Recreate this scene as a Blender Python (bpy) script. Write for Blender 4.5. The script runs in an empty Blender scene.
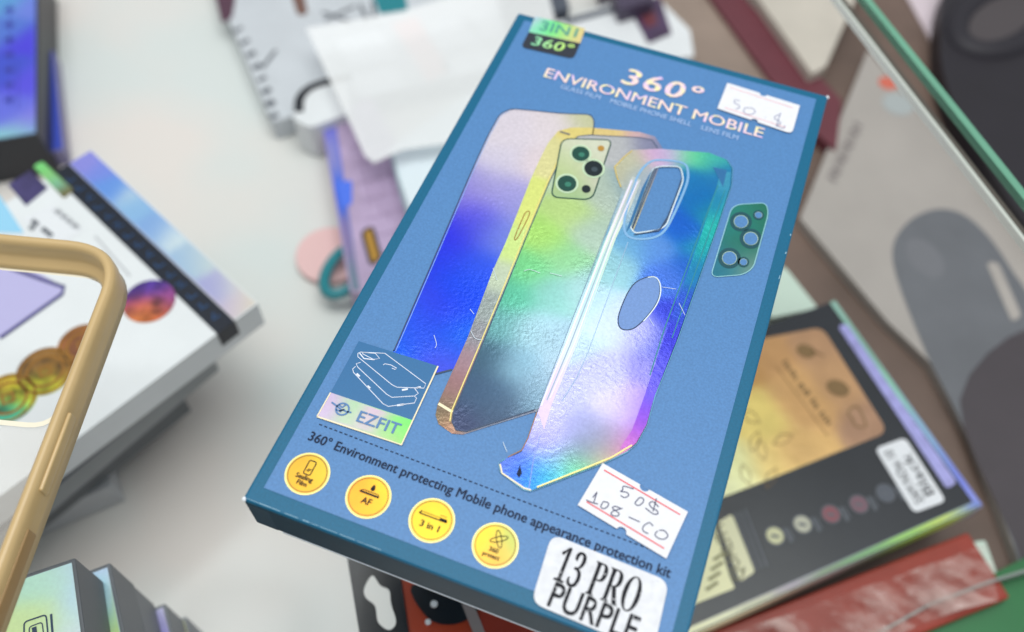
import bpy, bmesh, math, random
from mathutils import Vector, Matrix
from mathutils.geometry import delaunay_2d_cdt
random.seed(7)
SC = bpy.context.scene
COL = SC.collection
S = 0.01            # lengths below are in centimetres
UP = 18.0           # the lid of the blue carton lies 18 cm above the white shelf; heights below count from the lid

# ------------------------------------------------------------------ camera
F_PX = 908.92
CAM = Vector((2.85588671, -14.58297158, 20.22093513))
ROT = Matrix(((0.93615653, -0.30868151, 0.16830531),
              (0.3505436, 0.78269997, -0.51429557),
              (0.02702097, 0.54045951, 0.84093602)))
cd = bpy.data.cameras.new("camera")
cam = bpy.data.objects.new("camera", cd)
COL.objects.link(cam)
cam.matrix_world = Matrix.Translation((CAM + Vector((0, 0, UP))) * S) @ ROT.to_4x4()
cd.sensor_width = 36.0
cd.lens = F_PX / 1024 * 36
cd.clip_start = 0.005
cd.clip_end = 50
cd.dof.use_dof = True
cd.dof.focus_distance = 0.236
cd.dof.aperture_fstop = 6.9
SC.camera = cam

# ------------------------------------------------------------------ light
w = bpy.data.worlds.new("World")
SC.world = w
w.use_nodes = True
w.node_tree.nodes["Background"].inputs[0].default_value = (0.93, 0.97, 1.0, 1)
w.node_tree.nodes["Background"].inputs[1].default_value = 0.50
SC.view_settings.view_transform = 'Standard'
SC.view_settings.look = 'None'
SC.view_settings.exposure = 0.0
SC.view_settings.gamma = 1.0


def area(name, loc, target, sx, sy, power, col):
    l = bpy.data.lights.new(name, 'AREA')
    l.shape = 'RECTANGLE'
    l.size, l.size_y, l.energy, l.color = sx, sy, power, col
    o = bpy.data.objects.new(name, l)
    COL.objects.link(o)
    o.location = loc
    o.rotation_euler = (Vector(target) - Vector(loc)).to_track_quat('-Z', 'Y').to_euler()
    return o


area("ceiling_panel_light", (-0.05, 0.12, 1.6), (-0.02, 0, 0.1), 1.6, 0.75, 20.0, (0.985, 0.99, 0.985))
area("foil_glare_light", (-0.11, 0.70, 1.38), (0.01, 0, 0.18), 0.2, 0.28, 0.62, (0.93, 0.94, 1.0))  # unseen lamp added where the foil mirrors it as a bright patch


# ------------------------------------------------------------------ helpers
def lin(c):
    return tuple((x / 255 / 12.92) if x / 255 <= 0.04045 else ((x / 255 + 0.055) / 1.055) ** 2.4 for x in c)


def PX(x, y, z):
    """the point of the level z that the photo shows at pixel x, y (cm)"""
    d = ROT @ Vector((x - 512, 316 - y, -F_PX))
    return CAM + d * ((z - CAM.z) / d.z)


def V2PX(p):
    c = ROT.transposed() @ (Vector(p) - CAM)
    return 512 + F_PX * c.x / -c.z, 316 - F_PX * c.y / -c.z


def mat(name, rgb, rough=0.5, metal=0.0, noise=0.0, nscale=300.0, bump=0.0, bscale=400.0, spec=0.5, attr=False,
        coat=0.0, alpha=None, trans=0.0, bdist=0.0004):
    m = bpy.data.materials.new(name)
    m.use_nodes = True
    nt = m.node_tree
    b = nt.nodes["Principled BSDF"]
    b.inputs["Roughness"].default_value = rough
    b.inputs["Metallic"].default_value = metal
    b.inputs["Specular IOR Level"].default_value = spec
    b.inputs["Coat Weight"].default_value = coat
    b.inputs["Coat Roughness"].default_value = 0.12
    b.inputs["Transmission Weight"].default_value = trans
    base = lin(rgb) + (1,)
    src = None
    if attr:
        a = nt.nodes.new("ShaderNodeVertexColor")
        a.layer_name = "ink"
        src = a.outputs[0]
    tc = nt.nodes.new("ShaderNodeNewGeometry")
    if noise > 0:
        n = nt.nodes.new("ShaderNodeTexNoise")
        n.inputs["Scale"].default_value = nscale
        n.inputs["Detail"].default_value = 4
        nt.links.new(tc.outputs["Position"], n.inputs["Vector"])
        mr = nt.nodes.new("ShaderNodeMapRange")
        mr.inputs["From Min"].default_value = 0.3
        mr.inputs["From Max"].default_value = 0.7
        mr.inputs["To Min"].default_value = 1 - noise
        mr.inputs["To Max"].default_value = 1 + noise
        nt.links.new(n.outputs["Fac"], mr.inputs["Value"])
        mx = nt.nodes.new("ShaderNodeVectorMath")
        mx.operation = 'SCALE'
        if src is not None:
            nt.links.new(src, mx.inputs[0])
        else:
            mx.inputs[0].default_value = base[:3]
        nt.links.new(mr.outputs[0], mx.inputs["Scale"])
        src = mx.outputs[0]
    if src is not None:
        nt.links.new(src, b.inputs["Base Color"])
    else:
        b.inputs["Base Color"].default_value = base
    if bump > 0:
        n2 = nt.nodes.new("ShaderNodeTexNoise")
        n2.inputs["Scale"].default_value = bscale
        n2.inputs["Detail"].default_value = 3
        nt.links.new(tc.outputs["Position"], n2.inputs["Vector"])
        bp = nt.nodes.new("ShaderNodeBump")
        bp.inputs["Strength"].default_value = bump
        bp.inputs["Distance"].default_value = bdist
        nt.links.new(n2.outputs["Fac"], bp.inputs["Height"])
        nt.links.new(bp.outputs[0], b.inputs["Normal"])
    return m


def mix_clear(name, rgb, amount, rough=0.3):
    """a clear sheet with a milky share"""
    m = bpy.data.materials.new(name)
    m.use_nodes = True
    nt = m.node_tree
    b = nt.nodes["Principled BSDF"]
    b.inputs["Base Color"].default_value = lin(rgb) + (1,)
    b.inputs["Roughness"].default_value = rough
    t = nt.nodes.new("ShaderNodeBsdfTransparent")
    x = nt.nodes.new("ShaderNodeMixShader")
    x.inputs[0].default_value = amount
    nt.links.new(t.outputs[0], x.inputs[1])
    nt.links.new(b.outputs[0], x.inputs[2])
    nt.links.new(x.outputs[0], nt.nodes["Material Output"].inputs["Surface"])
    return m


def clear(name, rgb):
    m = bpy.data.materials.new(name)
    m.use_nodes = True
    nt = m.node_tree
    t = nt.nodes.new("ShaderNodeBsdfTransparent")
    t.inputs[0].default_value = rgb + (1,)
    nt.links.new(t.outputs[0], nt.nodes["Material Output"].inputs["Surface"])
    return m


WORLD = {}


def thing(name, label, cat, loc, ang=0.0, group=None):
    o = bpy.data.objects.new(name, None)
    COL.objects.link(o)
    o.empty_display_size = 0.01
    M = Matrix.Translation(Vector((loc[0], loc[1], loc[2] + UP)) * S) @ Matrix.Rotation(ang, 4, 'Z')
    o.matrix_world = M
    WORLD[o.name] = M
    o["label"], o["category"] = label, cat
    if group:
        o["group"] = group
    return o


def tag(o, label, cat, group=None):
    o["label"], o["category"] = label, cat
    if group:
        o["group"] = group


def obj(name, bm, m, parent=None, smooth=False, label=None):
    """one mesh object; bm is in world centimetres"""
    me = bpy.data.meshes.new(name)
    bm.transform(Matrix.Scale(S, 4) @ Matrix.Translation((0, 0, UP)))
    if parent is not None:
        M = WORLD[parent.name]
    else:
        bm.verts.ensure_lookup_table()
        n = max(1, len(bm.verts))
        c = sum((v.co for v in bm.verts), Vector()) / n
        c.z = min(v.co.z for v in bm.verts)
        M = Matrix.Translation(c)
    bm.transform(M.inverted())
    bm.normal_update()
    bm.to_mesh(me)
    bm.free()
    for p in me.polygons:
        p.use_smooth = smooth
    me.materials.append(m)
    o = bpy.data.objects.new(name, me)
    COL.objects.link(o)
    if parent is not None:
        o.parent = parent
    else:
        o.matrix_world = M
    WORLD[o.name] = M
    if label:
        o["label"] = label
    return o


def inside(p, poly):
    r, j = False, len(poly) - 1
    for i in range(len(poly)):
        a, b = poly[i], poly[j]
        if (a[1] > p[1]) != (b[1] > p[1]) and p[0] < (b[0] - a[0]) * (p[1] - a[1]) / (b[1] - a[1]) + a[0]:
            r = not r
        j = i
    return r


def smooth_path(pts, closed=True, n=5):
    out, N = [], len(pts)
    P = [Vector(p) for p in pts]
    for i in range(N if closed else N - 1):
        g = (lambda k: P[k % N]) if closed else (lambda k: P[min(max(k, 0), N - 1)])
        p0, p1, p2, p3 = g(i - 1), g(i), g(i + 1), g(i + 2)
        for s in range(n):
            t = s / n
            out.append(0.5 * ((2 * p1) + (p2 - p0) * t + (2 * p0 - 5 * p1 + 4 * p2 - p3) * t * t + (3 * p1 - p0 - 3 * p2 + p3) * t ** 3))
    if not closed:
        out.append(P[-1])
    return out


def rounded(pts, r, n=6):
    """polygon with each corner rounded by r (world units)"""
    P = [Vector(p) for p in pts]
    out, N = [], len(P)
    for i in range(N):
        a, b, c = P[i - 1], P[i], P[(i + 1) % N]
        ri = r[i] if isinstance(r, (list, tuple)) else r
        if ri <= 0:
            out.append(b)
            continue
        d1, d2 = (a - b), (c - b)
        ri1 = min(ri, d1.length * 0.49, d2.length * 0.49)
        q1, q2 = b + d1.normalized() * ri1, b + d2.normalized() * ri1
        for k in range(n + 1):
            t = k / n
            out.append(q1 * (1 - t) ** 2 + b * 2 * t * (1 - t) + q2 * t * t)
    return out


def pxs(pts, z):
    return [PX(x, y, z) for x, y in pts]


def tile(ox, oy, s, pts):
    return [(ox + x / s, oy + y / s) for x, y in pts]


def sheet(poly, th=0.0, holes=()):
    """flat sheet of outline poly (world pts at one level), with holes; th > 0 gives it a thickness downwards"""
    bm = bmesh.new()
    z = poly[0].z
    loops = [poly] + list(holes)
    pts, edges = [], []
    for L in loops:
        s = len(pts)
        pts += [Vector((p.x, p.y)) for p in L]
        edges += [(s + i, s + (i + 1) % len(L)) for i in range(len(L))]
    vs, es, fs, ov, oe, of = delaunay_2d_cdt(pts, edges, [], 0, 1e-6)
    bv = [bm.verts.new((v.x, v.y, z)) for v in vs]
    for f in fs:
        c = sum((vs[i] for i in f), Vector((0, 0))) / len(f)
        if inside(c, poly) and not any(inside(c, h) for h in holes):
            try:
                bm.faces.new([bv[i] for i in f])
            except ValueError:
                pass
    for v in [v for v in bm.verts if not v.link_faces]:
        bm.verts.remove(v)
    bm.normal_update()
    for f in bm.faces:
        if f.normal.z < 0:
            f.normal_flip()
    if th > 0:
        r = bmesh.ops.extrude_face_region(bm, geom=bm.faces[:])
        bmesh.ops.translate(bm, verts=[g for g in r['geom'] if isinstance(g, bmesh.types.BMVert)], vec=(0, 0, -th))
        bmesh.ops.recalc_face_normals(bm, faces=bm.faces[:])
    return bm


def inked(poly, ctrl, step=0.09, holes=(), sig=0.9):
    """sheet whose printed ink blends between control colours [(px, py, rgb)]"""
    z = poly[0].z
    bm = bmesh.new()
    loops = [poly] + list(holes)
    pts, edges = [], []
    for L in loops:
        s = len(pts)
        pts += [Vector((p.x, p.y)) for p in L]
        edges += [(s + i, s + (i + 1) % len(L)) for i in range(len(L))]
    x0, x1 = min(p.x for p in poly), max(p.x for p in poly)
    y0, y1 = min(p.y for p in poly), max(p.y for p in poly)
    y = y0
    while y < y1:
        x = x0
        while x < x1:
            q = (x + random.uniform(-.2, .2) * step, y + random.uniform(-.2, .2) * step)
            if inside(q, poly) and not any(inside(q, h) for h in holes):
                pts.append(Vector(q))
            x += step
        y += step
    vs, es, fs, ov, oe, of = delaunay_2d_cdt(pts, edges, [], 0, 1e-6)
    bv = [bm.verts.new((v.x, v.y, z)) for v in vs]
    for f in fs:
        c = sum((vs[i] for i in f), Vector((0, 0))) / len(f)
        if inside(c, poly) and not any(inside(c, h) for h in holes):
            bm.faces.new([bv[i] for i in f])
    for v in [v for v in bm.verts if not v.link_faces]:
        bm.verts.remove(v)
    bm.normal_update()
    for f in bm.faces:
        if f.normal.z < 0:
            f.normal_flip()
    lay = bm.verts.layers.float_color.new("ink")
    C = [(PX(cx, cy, z), rgb) for cx, cy, rgb in ctrl]
    for v in bm.verts:
        ws, acc = 0.0, [0.0, 0.0, 0.0]
        for p, c in C:
            d2 = (p - v.co).length_squared
            k = math.exp(-d2 / (0.42 * sig * sig)) + 1e-7 / (d2 + .1)
            ws += k
            for i in range(3):
                acc[i] += k * c[i]
        c = lin([q / ws for q in acc])
        v[lay] = (c[0] * .84, c[1] * .84, c[2] * .84, 1)
    return bm


def stroke(pts, width, closed=False, bm=None):
    """ribbon of the given width along a path of points at one level"""
    bm = bm or bmesh.new()
    P = [Vector(p) for p in pts]
    Q = [P[0]]
    for p in P[1:]:
        if (p - Q[-1]).length > 1e-5:
            Q.append(p)
    P, N = Q, len(Q)
    if N < 2:
        return bm
    L, R = [], []
    for i in range(N):
        a = P[i - 1] if (closed or i > 0) else P[i]
        b = P[(i + 1) % N] if (closed or i < N - 1) else P[i]
        t = (b - a).normalized()
        n = Vector((-t.y, t.x, 0)) * (width / 2)
        L.append(bm.verts.new(P[i] + n))
        R.append(bm.verts.new(P[i] - n))
    for i in range(N if closed else N - 1):
        j = (i + 1) % N
        f = bm.faces.new((R[i], R[j], L[j], L[i]))
    return bm


def text_mesh(body, bold=0.0, spacing=1.0):
    cu = bpy.data.curves.new("t", 'FONT')
    cu.body = body
    cu.offset = bold
    cu.space_character = spacing
    cu.resolution_u = 3
    o = bpy.data.objects.new("t", cu)
    COL.objects.link(o)
    dg = bpy.context.evaluated_depsgraph_get()
    dg.update()
    me = bpy.data.meshes.new_from_object(o.evaluated_get(dg))
    bpy.data.objects.remove(o)
    bpy.data.curves.remove(cu)
    return me


_h = text_mesh("H")
CAPH = max(v.co.y for v in _h.vertices)


def text(body, A, B, h, bold=0.0, spacing=1.0, shear=0.0, bm=None, up=None):
    """lettering from A to B along its baseline, capitals h high, flat at the level of A"""
    me = text_mesh(body, min(bold, 0), spacing)
    x0, x1 = min(v.co.x for v in me.vertices), max(v.co.x for v in me.vertices)
    d = (B - A)
    u = d.normalized()
    n = up.normalized() if up is not None else Vector((-u.y, u.x, 0))
    sx, sy = d.length / (x1 - x0), h / CAPH
    bm = bm or bmesh.new()
    t = bmesh.new()
    t.from_mesh(me)
    for v in t.verts:
        q = A + u * ((v.co.x - x0 + shear * v.co.y) * sx) + n * (v.co.y * sy)
        v.co = q
    tmp = bpy.data.meshes.new("t")
    t.to_mesh(tmp)
    t.free()
    bm.from_mesh(tmp)
    if bold > 0:                         # heavier strokes: shifted layers of the same print
        k = 0
        for dx, dy in ((1, 0), (-1, 0), (0, 1), (0, -1)):
            k += 1
            n0 = len(bm.verts)
            bm.from_mesh(tmp)
            bm.verts.ensure_lookup_table()
            for v in bm.verts[n0:]:
                v.co += u * dx * bold * sx + n * dy * bold * sy * .6 + Vector((0, 0, .0008 * k))
    bpy.data.meshes.remove(tmp)
    bpy.data.meshes.remove(me)
    bm.normal_update()
    for f in bm.faces:
        if f.normal.z < 0:
            f.normal_flip()
    return bm


def disc(c, r, n=40, ry=None, rot=0.0):
    ry = ry or r
    out = []
    for k in range(n):
        a = 2 * math.pi * k / n
        x, y = r * math.cos(a), ry * math.sin(a)
        out.append(Vector((c.x + x * math.cos(rot) - y * math.sin(rot), c.y + x * math.sin(rot) + y * math.cos(rot), c.z)))
    return out


def cuboid(O, u, v, a, b, top, th, bevel=0.05, seg=2):
    """box whose lid has corner O, sides a*u and b*v, from level top down by th"""
    bm = bmesh.new()
    P = [O, O + u * a, O + u * a + v * b, O + v * b]
    lo = [bm.verts.new((p.x, p.y, top - th)) for p in P]
    hi = [bm.verts.new((p.x, p.y, top)) for p in P]
    bm.faces.new(lo[::-1])
    bm.faces.new(hi)
    for i in range(4):
        j = (i + 1) % 4
        bm.faces.new((lo[i], lo[j], hi[j], hi[i]))
    bmesh.ops.recalc_face_normals(bm, faces=bm.faces[:])
    if bevel > 0:
        bmesh.ops.bevel(bm, geom=bm.edges[:], offset=bevel, segments=seg, profile=0.6, affect='EDGES')
    return bm


class Box:
    """a closed flat carton: one lid edge runs from pixel A to pixel B at level z; the lid goes on to one side of it by depth"""
    def __init__(s, name, label, cat, A, B, z, depth, th, m, group=None, length=None, bevel=0.05, back=0.0):
        A, B = PX(*A, z), PX(*B, z)
        u = (B - A).normalized()
        v = Vector((-u.y, u.x, 0)) * (1 if depth > 0 else -1)
        a = length or (B - A).length
        A = A - u * back
        a += back
        depth = abs(depth)
        c = A + u * a / 2 + v * depth / 2
        s.A, s.u, s.v, s.a, s.b, s.z, s.th = A, u, v, a, depth, z, th
        s.root = thing(name, label, cat, (c.x, c.y, z - th), math.atan2(u.y, u.x), group)
        s.body = obj("carton", cuboid(A, u, v, a, depth, z, th, bevel), m, s.root)

    def at(s, a, b, dz=0.012):
        p = s.A + s.u * a + s.v * b
        return Vector((p.x, p.y, s.z + dz))

    def quad(s, a0, a1, b0, b1, dz=0.012):
        return [s.at(a0, b0, dz), s.at(a1, b0, dz), s.at(a1, b1, dz), s.at(a0, b1, dz)]


def ccw(P):
    A = sum(P[i - 1].x * P[i].y - P[i].x * P[i - 1].y for i in range(len(P)))
    return P if A > 0 else P[::-1]


# ------------------------------------------------------------------ materials
M = {}
M['shelf'] = mat('white_laminate', (224, 222, 217), 0.2, noise=0.04, nscale=14)
_nt = M['shelf'].node_tree               # faint warm and cool patches of the old laminate
_g = _nt.nodes.new("ShaderNodeNewGeometry")
_n = _nt.nodes.new("ShaderNodeTexNoise")
_n.inputs["Scale"].default_value = 9.0
_nt.links.new(_g.outputs["Position"], _n.inputs["Vector"])
_r = _nt.nodes.new("ShaderNodeValToRGB")
_r.color_ramp.elements[0].position, _r.color_ramp.elements[1].position = .38, .62
_r.color_ramp.elements[0].color = lin((229, 221, 215)) + (1,)
_r.color_ramp.elements[1].color = lin((217, 222, 219)) + (1,)
_nt.links.new(_n.outputs["Fac"], _r.inputs[0])
_nt.links.new(_r.outputs[0], _nt.nodes["Principled BSDF"].inputs["Base Color"])
M['teal'] = mat('teal_card', (8, 96, 130), 0.42, noise=0.10, nscale=1800, bump=0.08, bscale=2500, spec=.3)
M['panel'] = mat('blue_card', (79, 128, 180), 0.40, noise=0.11, nscale=1700, bump=0.08, bscale=2600, spec=.35)
M['foil'] = mat('holographic_foil', (255, 255, 255), 0.22, metal=0.38, attr=True, noise=0.08, nscale=1300, bump=0.22, bscale=1000, bdist=0.0002, spec=0.5)
M['foil_seal'] = mat('mottled_seal_foil', (255, 255, 255), 0.3, attr=True, noise=0.75, nscale=150)
_nt = M['foil'].node_tree                # creases gather in some places and leave others smooth
_g = _nt.nodes.new("ShaderNodeNewGeometry")
_n = _nt.nodes.new("ShaderNodeTexNoise")
_n.inputs["Scale"].default_value = 55
_nt.links.new(_g.outputs["Position"], _n.inputs["Vector"])
_m = _nt.nodes.new("ShaderNodeMapRange")
_m.inputs["From Min"].default_value, _m.inputs["From Max"].default_value = .45, .62
_m.inputs["To Min"].default_value, _m.inputs["To Max"].default_value = .08, .55
_nt.links.new(_n.outputs["Fac"], _m.inputs["Value"])
_nt.links.new(_m.outputs[0], [n for n in _nt.nodes if n.type == 'BUMP'][0].inputs["Strength"])
M['foil_flat'] = mat('smooth_holographic_foil', (255, 255, 255), 0.35, metal=0.1, attr=True, noise=0.04, nscale=900)
M['ink'] = mat('black_ink', (14, 16, 26), 0.5, spec=.2)
M['dark_line'] = mat('dark_outline_ink', (38, 62, 92), 0.45)
M['navy_ink'] = mat('navy_ink', (12, 30, 60), 0.5, spec=.2)
M['white_ink'] = mat('white_ink', (225, 232, 245), 0.4)
M['pale_line'] = mat('pale_foil_line', (225, 240, 245), 0.3)
M['pearl'] = mat('pearl_line', (236, 228, 250), 0.3)
M['cream'] = mat('cream_line', (240, 228, 190), 0.35)
M['paper'] = mat('label_paper', (226, 227, 231), 0.6, noise=0.03, nscale=700)
M['paper_worn'] = mat('speckled_label_paper', (218, 220, 224), 0.5, noise=0.07, nscale=500)
M['red_ink'] = mat('red_ink', (228, 92, 100), 0.5)
M['pen'] = mat('pen_ink', (72, 76, 108), 0.5)
M['pen_blue'] = mat('blue_pen_ink', (96, 104, 150), 0.5)
M['gold'] = mat('gold_foil', (246, 198, 18), 0.34, metal=0.25, attr=True, noise=0.05, nscale=300)
M['gold_rim'] = mat('pale_gold_rim', (232, 216, 130), 0.28, metal=0.2)
M['gold_line'] = mat('brown_ring_ink', (150, 100, 20), 0.4)
M['wear_and_glint'] = mat('worn_card_and_glint', (235, 240, 245), 0.6)
M['lens_green'] = mat('dark_green_lens', (20, 70, 60), 0.4, spec=.3)
M['lens_dark'] = mat('dark_lens', (14, 30, 36), 0.4, spec=.3)
M['lens_rim'] = mat('pale_green_rim', (190, 215, 180), 0.3)
M['label_blue'] = mat('deep_blue_card', (22, 100, 152), 0.42, noise=0.06, nscale=2500)
M['black_print'] = mat('black_gloss_print', (38, 44, 56), 0.35)
M['beige'] = mat('beige_silicone', (198, 170, 120), 0.32, noise=0.04, nscale=60)
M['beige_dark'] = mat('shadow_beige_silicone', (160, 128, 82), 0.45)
M['white_card'] = mat('white_card', (226, 228, 230), 0.4, noise=0.03, nscale=40)
M['grey_card'] = mat('grey_card', (150, 153, 155), 0.5, noise=0.05, nscale=60)
M['pale_grey_card'] = mat('pale_grey_card', (190, 192, 195), 0.5, noise=0.04, nscale=50)
M['spine'] = mat('black_spine_print', (22, 28, 42), 0.3)
M['spine_ink'] = mat('blue_foil_ink', (40, 84, 136), 0.3)
M['dark'] = mat('dark_card', (30, 32, 40), 0.4)
M['dark_grey'] = mat('dark_grey_card', (78, 84, 96), 0.45, noise=0.05, nscale=50)
M['violet'] = mat('violet_print', (86, 84, 150), 0.35, noise=0.25, nscale=220)
M['brown_board'] = mat('taupe_wood', (106, 87, 77), 0.5, noise=0.22, nscale=22)
M['maroon'] = mat('maroon_card', (104, 48, 58), 0.5, noise=0.1, nscale=40)
M['headband'] = mat('grey_print', (102, 104, 109), 0.5, noise=0.08, nscale=40)
M['headpad'] = mat('dark_print', (68, 61, 66), 0.5, noise=0.08, nscale=40)
M['greyish'] = mat('warm_grey_card', (168, 161, 155), 0.45, noise=0.05, nscale=30)
M['text_grey'] = mat('grey_text_ink', (92, 96, 104), 0.5)
M['pink'] = mat('pale_pink_print', (230, 190, 188), 0.5)
M['teal_ring'] = mat('teal_plastic', (28, 128, 138), 0.35)
M['orange'] = mat('orange_card', (176, 62, 28), 0.4, noise=0.08, nscale=60)
M['deep_red'] = mat('brick_red_card', (150, 50, 32), 0.45, noise=0.1, nscale=60)
M['black_plastic'] = mat('black_plastic', (26, 28, 34), 0.3)
M['black_gold'] = mat('charcoal_gloss_card', (38, 41, 47), 0.32, noise=0.12, nscale=40)
M['green_glass'] = mat('green_glass_edge', (104, 160, 134), 0.2, noise=0.05, nscale=60)
M['aluminium'] = mat('aluminium_rail', (226, 226, 220), 0.35, metal=0.3)
M['rail_dark'] = mat('dark_gasket', (92, 84, 78), 0.5)
M['mauve'] = mat('mauve_print', (182, 160, 192), 0.4, noise=0.12, nscale=80)
M['green_card'] = mat('green_card', (38, 112, 62), 0.4, noise=0.06, nscale=50)
M['pale_green'] = mat('pale_green_card', (196, 214, 200), 0.4)
M['frost'] = mix_clear('frosted_plastic', (226, 222, 214), 0.2, 0.4)
M['bag'] = mix_clear('crinkled_film', (226, 200, 192), 0.34, 0.16)
_nt = M['bag'].node_tree                 # noise paints streaks of white light into the milky share
_g = _nt.nodes.new("ShaderNodeNewGeometry")
_mp = _nt.nodes.new("ShaderNodeMapping")
_mp.inputs["Scale"].default_value = (25, 70, 40)
_mp.inputs["Rotation"].default_value = (0, 0, 0.7)
_n = _nt.nodes.new("ShaderNodeTexNoise")
_n.inputs["Scale"].default_value = 1.6
_n.inputs["Detail"].default_value = 5
_nt.links.new(_g.outputs["Position"], _mp.inputs["Vector"])
_nt.links.new(_mp.outputs[0], _n.inputs["Vector"])
_m = _nt.nodes.new("ShaderNodeMapRange")
_m.inputs["From Min"].default_value, _m.inputs["From Max"].default_value = .42, .68
_m.inputs["To Min"].default_value, _m.inputs["To Max"].default_value = .04, .62
_nt.links.new(_n.outputs["Fac"], _m.inputs["Value"])
_nt.links.new(_m.outputs[0], [n for n in _nt.nodes if n.type == 'MIX_SHADER'][0].inputs[0])
M['gold_card'] = mat('brushed_gold_card', (255, 255, 255), 0.3, metal=0.2, attr=True, noise=0.09, nscale=90, bump=.3, bscale=120, bdist=.001)
M['film'] = mix_clear('glare_sheet', (255, 255, 255), 0.5, 0.25)  # white sheet standing in for the ceiling light's reflection, not a plastic film
M['pane'] = clear('clear_glass', (0.985, 0.992, 0.988))
M['orange_pill'] = mat('amber_print', (176, 130, 40), 0.4)
M['pinkish_white'] = mat('pinkish_white_card', (212, 198, 204), 0.45, noise=0.05, nscale=40)
M['headset'] = mat('black_headset', (28, 24, 32), 0.5, noise=0.1, nscale=40)

# ------------------------------------------------------------------ setting: shelf under the glass
bm = bmesh.new()
for (x, y) in ((-90, -60), (90, -60), (90, 120), (-90, 120)):
    bm.verts.new((x, y, -18.0))
bm.faces.new(bm.verts[:])
o = obj("shelf", bm, M['shelf'])
o["kind"] = "structure"

# ------------------------------------------------------------------ glass counter top with its green edge
gz = -1.52
e0, e1 = PX(872, 0, gz), PX(1024, 189, gz)
eu = (e1 - e0).normalized()
en = Vector((eu.y, -eu.x, 0))            # points left, into the counter
if en.x > 0:
    en = -en
g0, g1 = e0 - eu * 16, e1 + eu * 26
gl = thing("glass_countertop", "clear glass counter top with a green cut edge, under the blue carton", "glass counter", (0, 4, gz - 0.6))
bm = bmesh.new()
far = [g0 + en * 70, g1 + en * 70]
bmp = sheet(ccw([g0 + en * 0.27, g1 + en * 0.27, far[1], far[0]]), 0.6)
obj("pane", bmp, M['pane'], gl)
obj("cut_edge", sheet(ccw([g0, g1, g1 + en * 0.27, g0 + en * 0.27]), 0.3), M['green_glass'], gl)
rl = thing("edge_rail", "pale metal rail running along under the green glass edge", "rail", (e0.x, e0.y, gz - 2.2))
r0, r1 = g0 + en * 0.62, g1 + en * 0.62
for (off, wd, top, th, m, nm) in ((0.36, 0.16, -0.62, 0.3, 'rail_dark', 'gasket'), (0.54, 0.13, -0.62, 0.3, 'aluminium', 'rail_profile')):
    a, b = g0 + en * off, g1 + en * off
    c, d = g0 + en * (off + wd), g1 + en * (off + wd)
    P = ccw([Vector((p.x, p.y, gz + top)) for p in (a, b, d, c)])
    obj(nm, sheet(P, th), M[m], rl)

# ------------------------------------------------------------------ blue carton (the subject)
BW, BH, BT = 10.5, 18.496, 1.5
kit = thing("carton_box", "blue holographic phone case carton with teal border and price stickers", "box", (0, 0, -BT))
obj("carton", cuboid(Vector((-BW / 2, -BH / 2, 0)), Vector((1, 0, 0)), Vector((0, 1, 0)), BW, BH, 0, BT - 0.02, 0.07, 3), M['teal'], kit)
# blue panel inside the teal border
pan = ccw([PX(271, 480, .012), PX(648, 632, .012), PX(817, 101, .012), PX(525, 21, .012)])
L, R_, Bt, Tp = -BW / 2 + 0.33, BW / 2 - 0.34, -BH / 2 + 0.42, BH / 2 - 0.30
pan = [Vector(p) for p in ((L, Bt, .012), (R_, Bt, .012), (R_, Tp, .012), (L, Tp, .012))]
panel = obj("front_panel", sheet(pan), M['panel'], kit)
obj("front_side_shade", cuboid(Vector((-BW / 2 + .05, -BH / 2 - .008, 0)), Vector((1, 0, 0)), Vector((0, 1, 0)), BW - .1, .2, -.12, BT - .2, 0), mat('shaded_teal_card', (20, 52, 68), .5, noise=.12, nscale=600, spec=.3), kit)  # front face darkened in its colour to stand for shade
obj("bottom_flap_edge", cuboid(Vector((-BW / 2 + .75, -BH / 2 - .02, 0)), Vector((1, 0, 0)), Vector((0, 1, 0)), BW - .8, .2, -BT + .05, .045, 0), M['wear_and_glint'], kit)
obj("corner_tab", cuboid(Vector((-BW / 2 + .03, -BH / 2 - .015, 0)), Vector((1, 0, 0)), Vector((0, 1, 0)), .62, .3, -.16, 1.33, .04), mat('shaded_teal_tab', (24, 56, 74), .5, noise=.12, nscale=600), kit)  # the tab carries the same shade in its colour
for (cx, cy, r) in ((-BW / 2 + .03, -BH / 2 + .03, .06), (BW / 2 - .02, BH / 2 - .03, .06), (-BW / 2 + .03, BH / 2 - .03, .04)):
    bm = bmesh.new()
    bmesh.ops.create_icosphere(bm, subdivisions=2, radius=r, matrix=Matrix.Translation((cx, cy, -.045)))
    obj("worn_corner", bm, M['wear_and_glint'], kit)
y = 1.6
while y < 3.6:                          # chipped spots along the right edge
    l = random.uniform(.05, .3)
    obj("edge_chip", stroke([Vector((BW / 2 - .05, y, .006)), Vector((BW / 2 - .045, y + l, .006))], random.uniform(.012, .03)), mat('chipped_card', (170, 205, 220), .5), kit)
    y += l + random.uniform(.4, 1.0)
x = -BW / 2 + .1
while x < -BW / 2 + 3.4:
    l = random.uniform(.15, .5)
    obj("edge_chip", stroke([Vector((x, -BH / 2 + .05, .004)), Vector((x + l, -BH / 2 + .05, .004))], random.uniform(.008, .02)), mat('scuffed_card', (140, 180, 200), .5), kit)
    x += l + random.uniform(0, .12)

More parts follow.
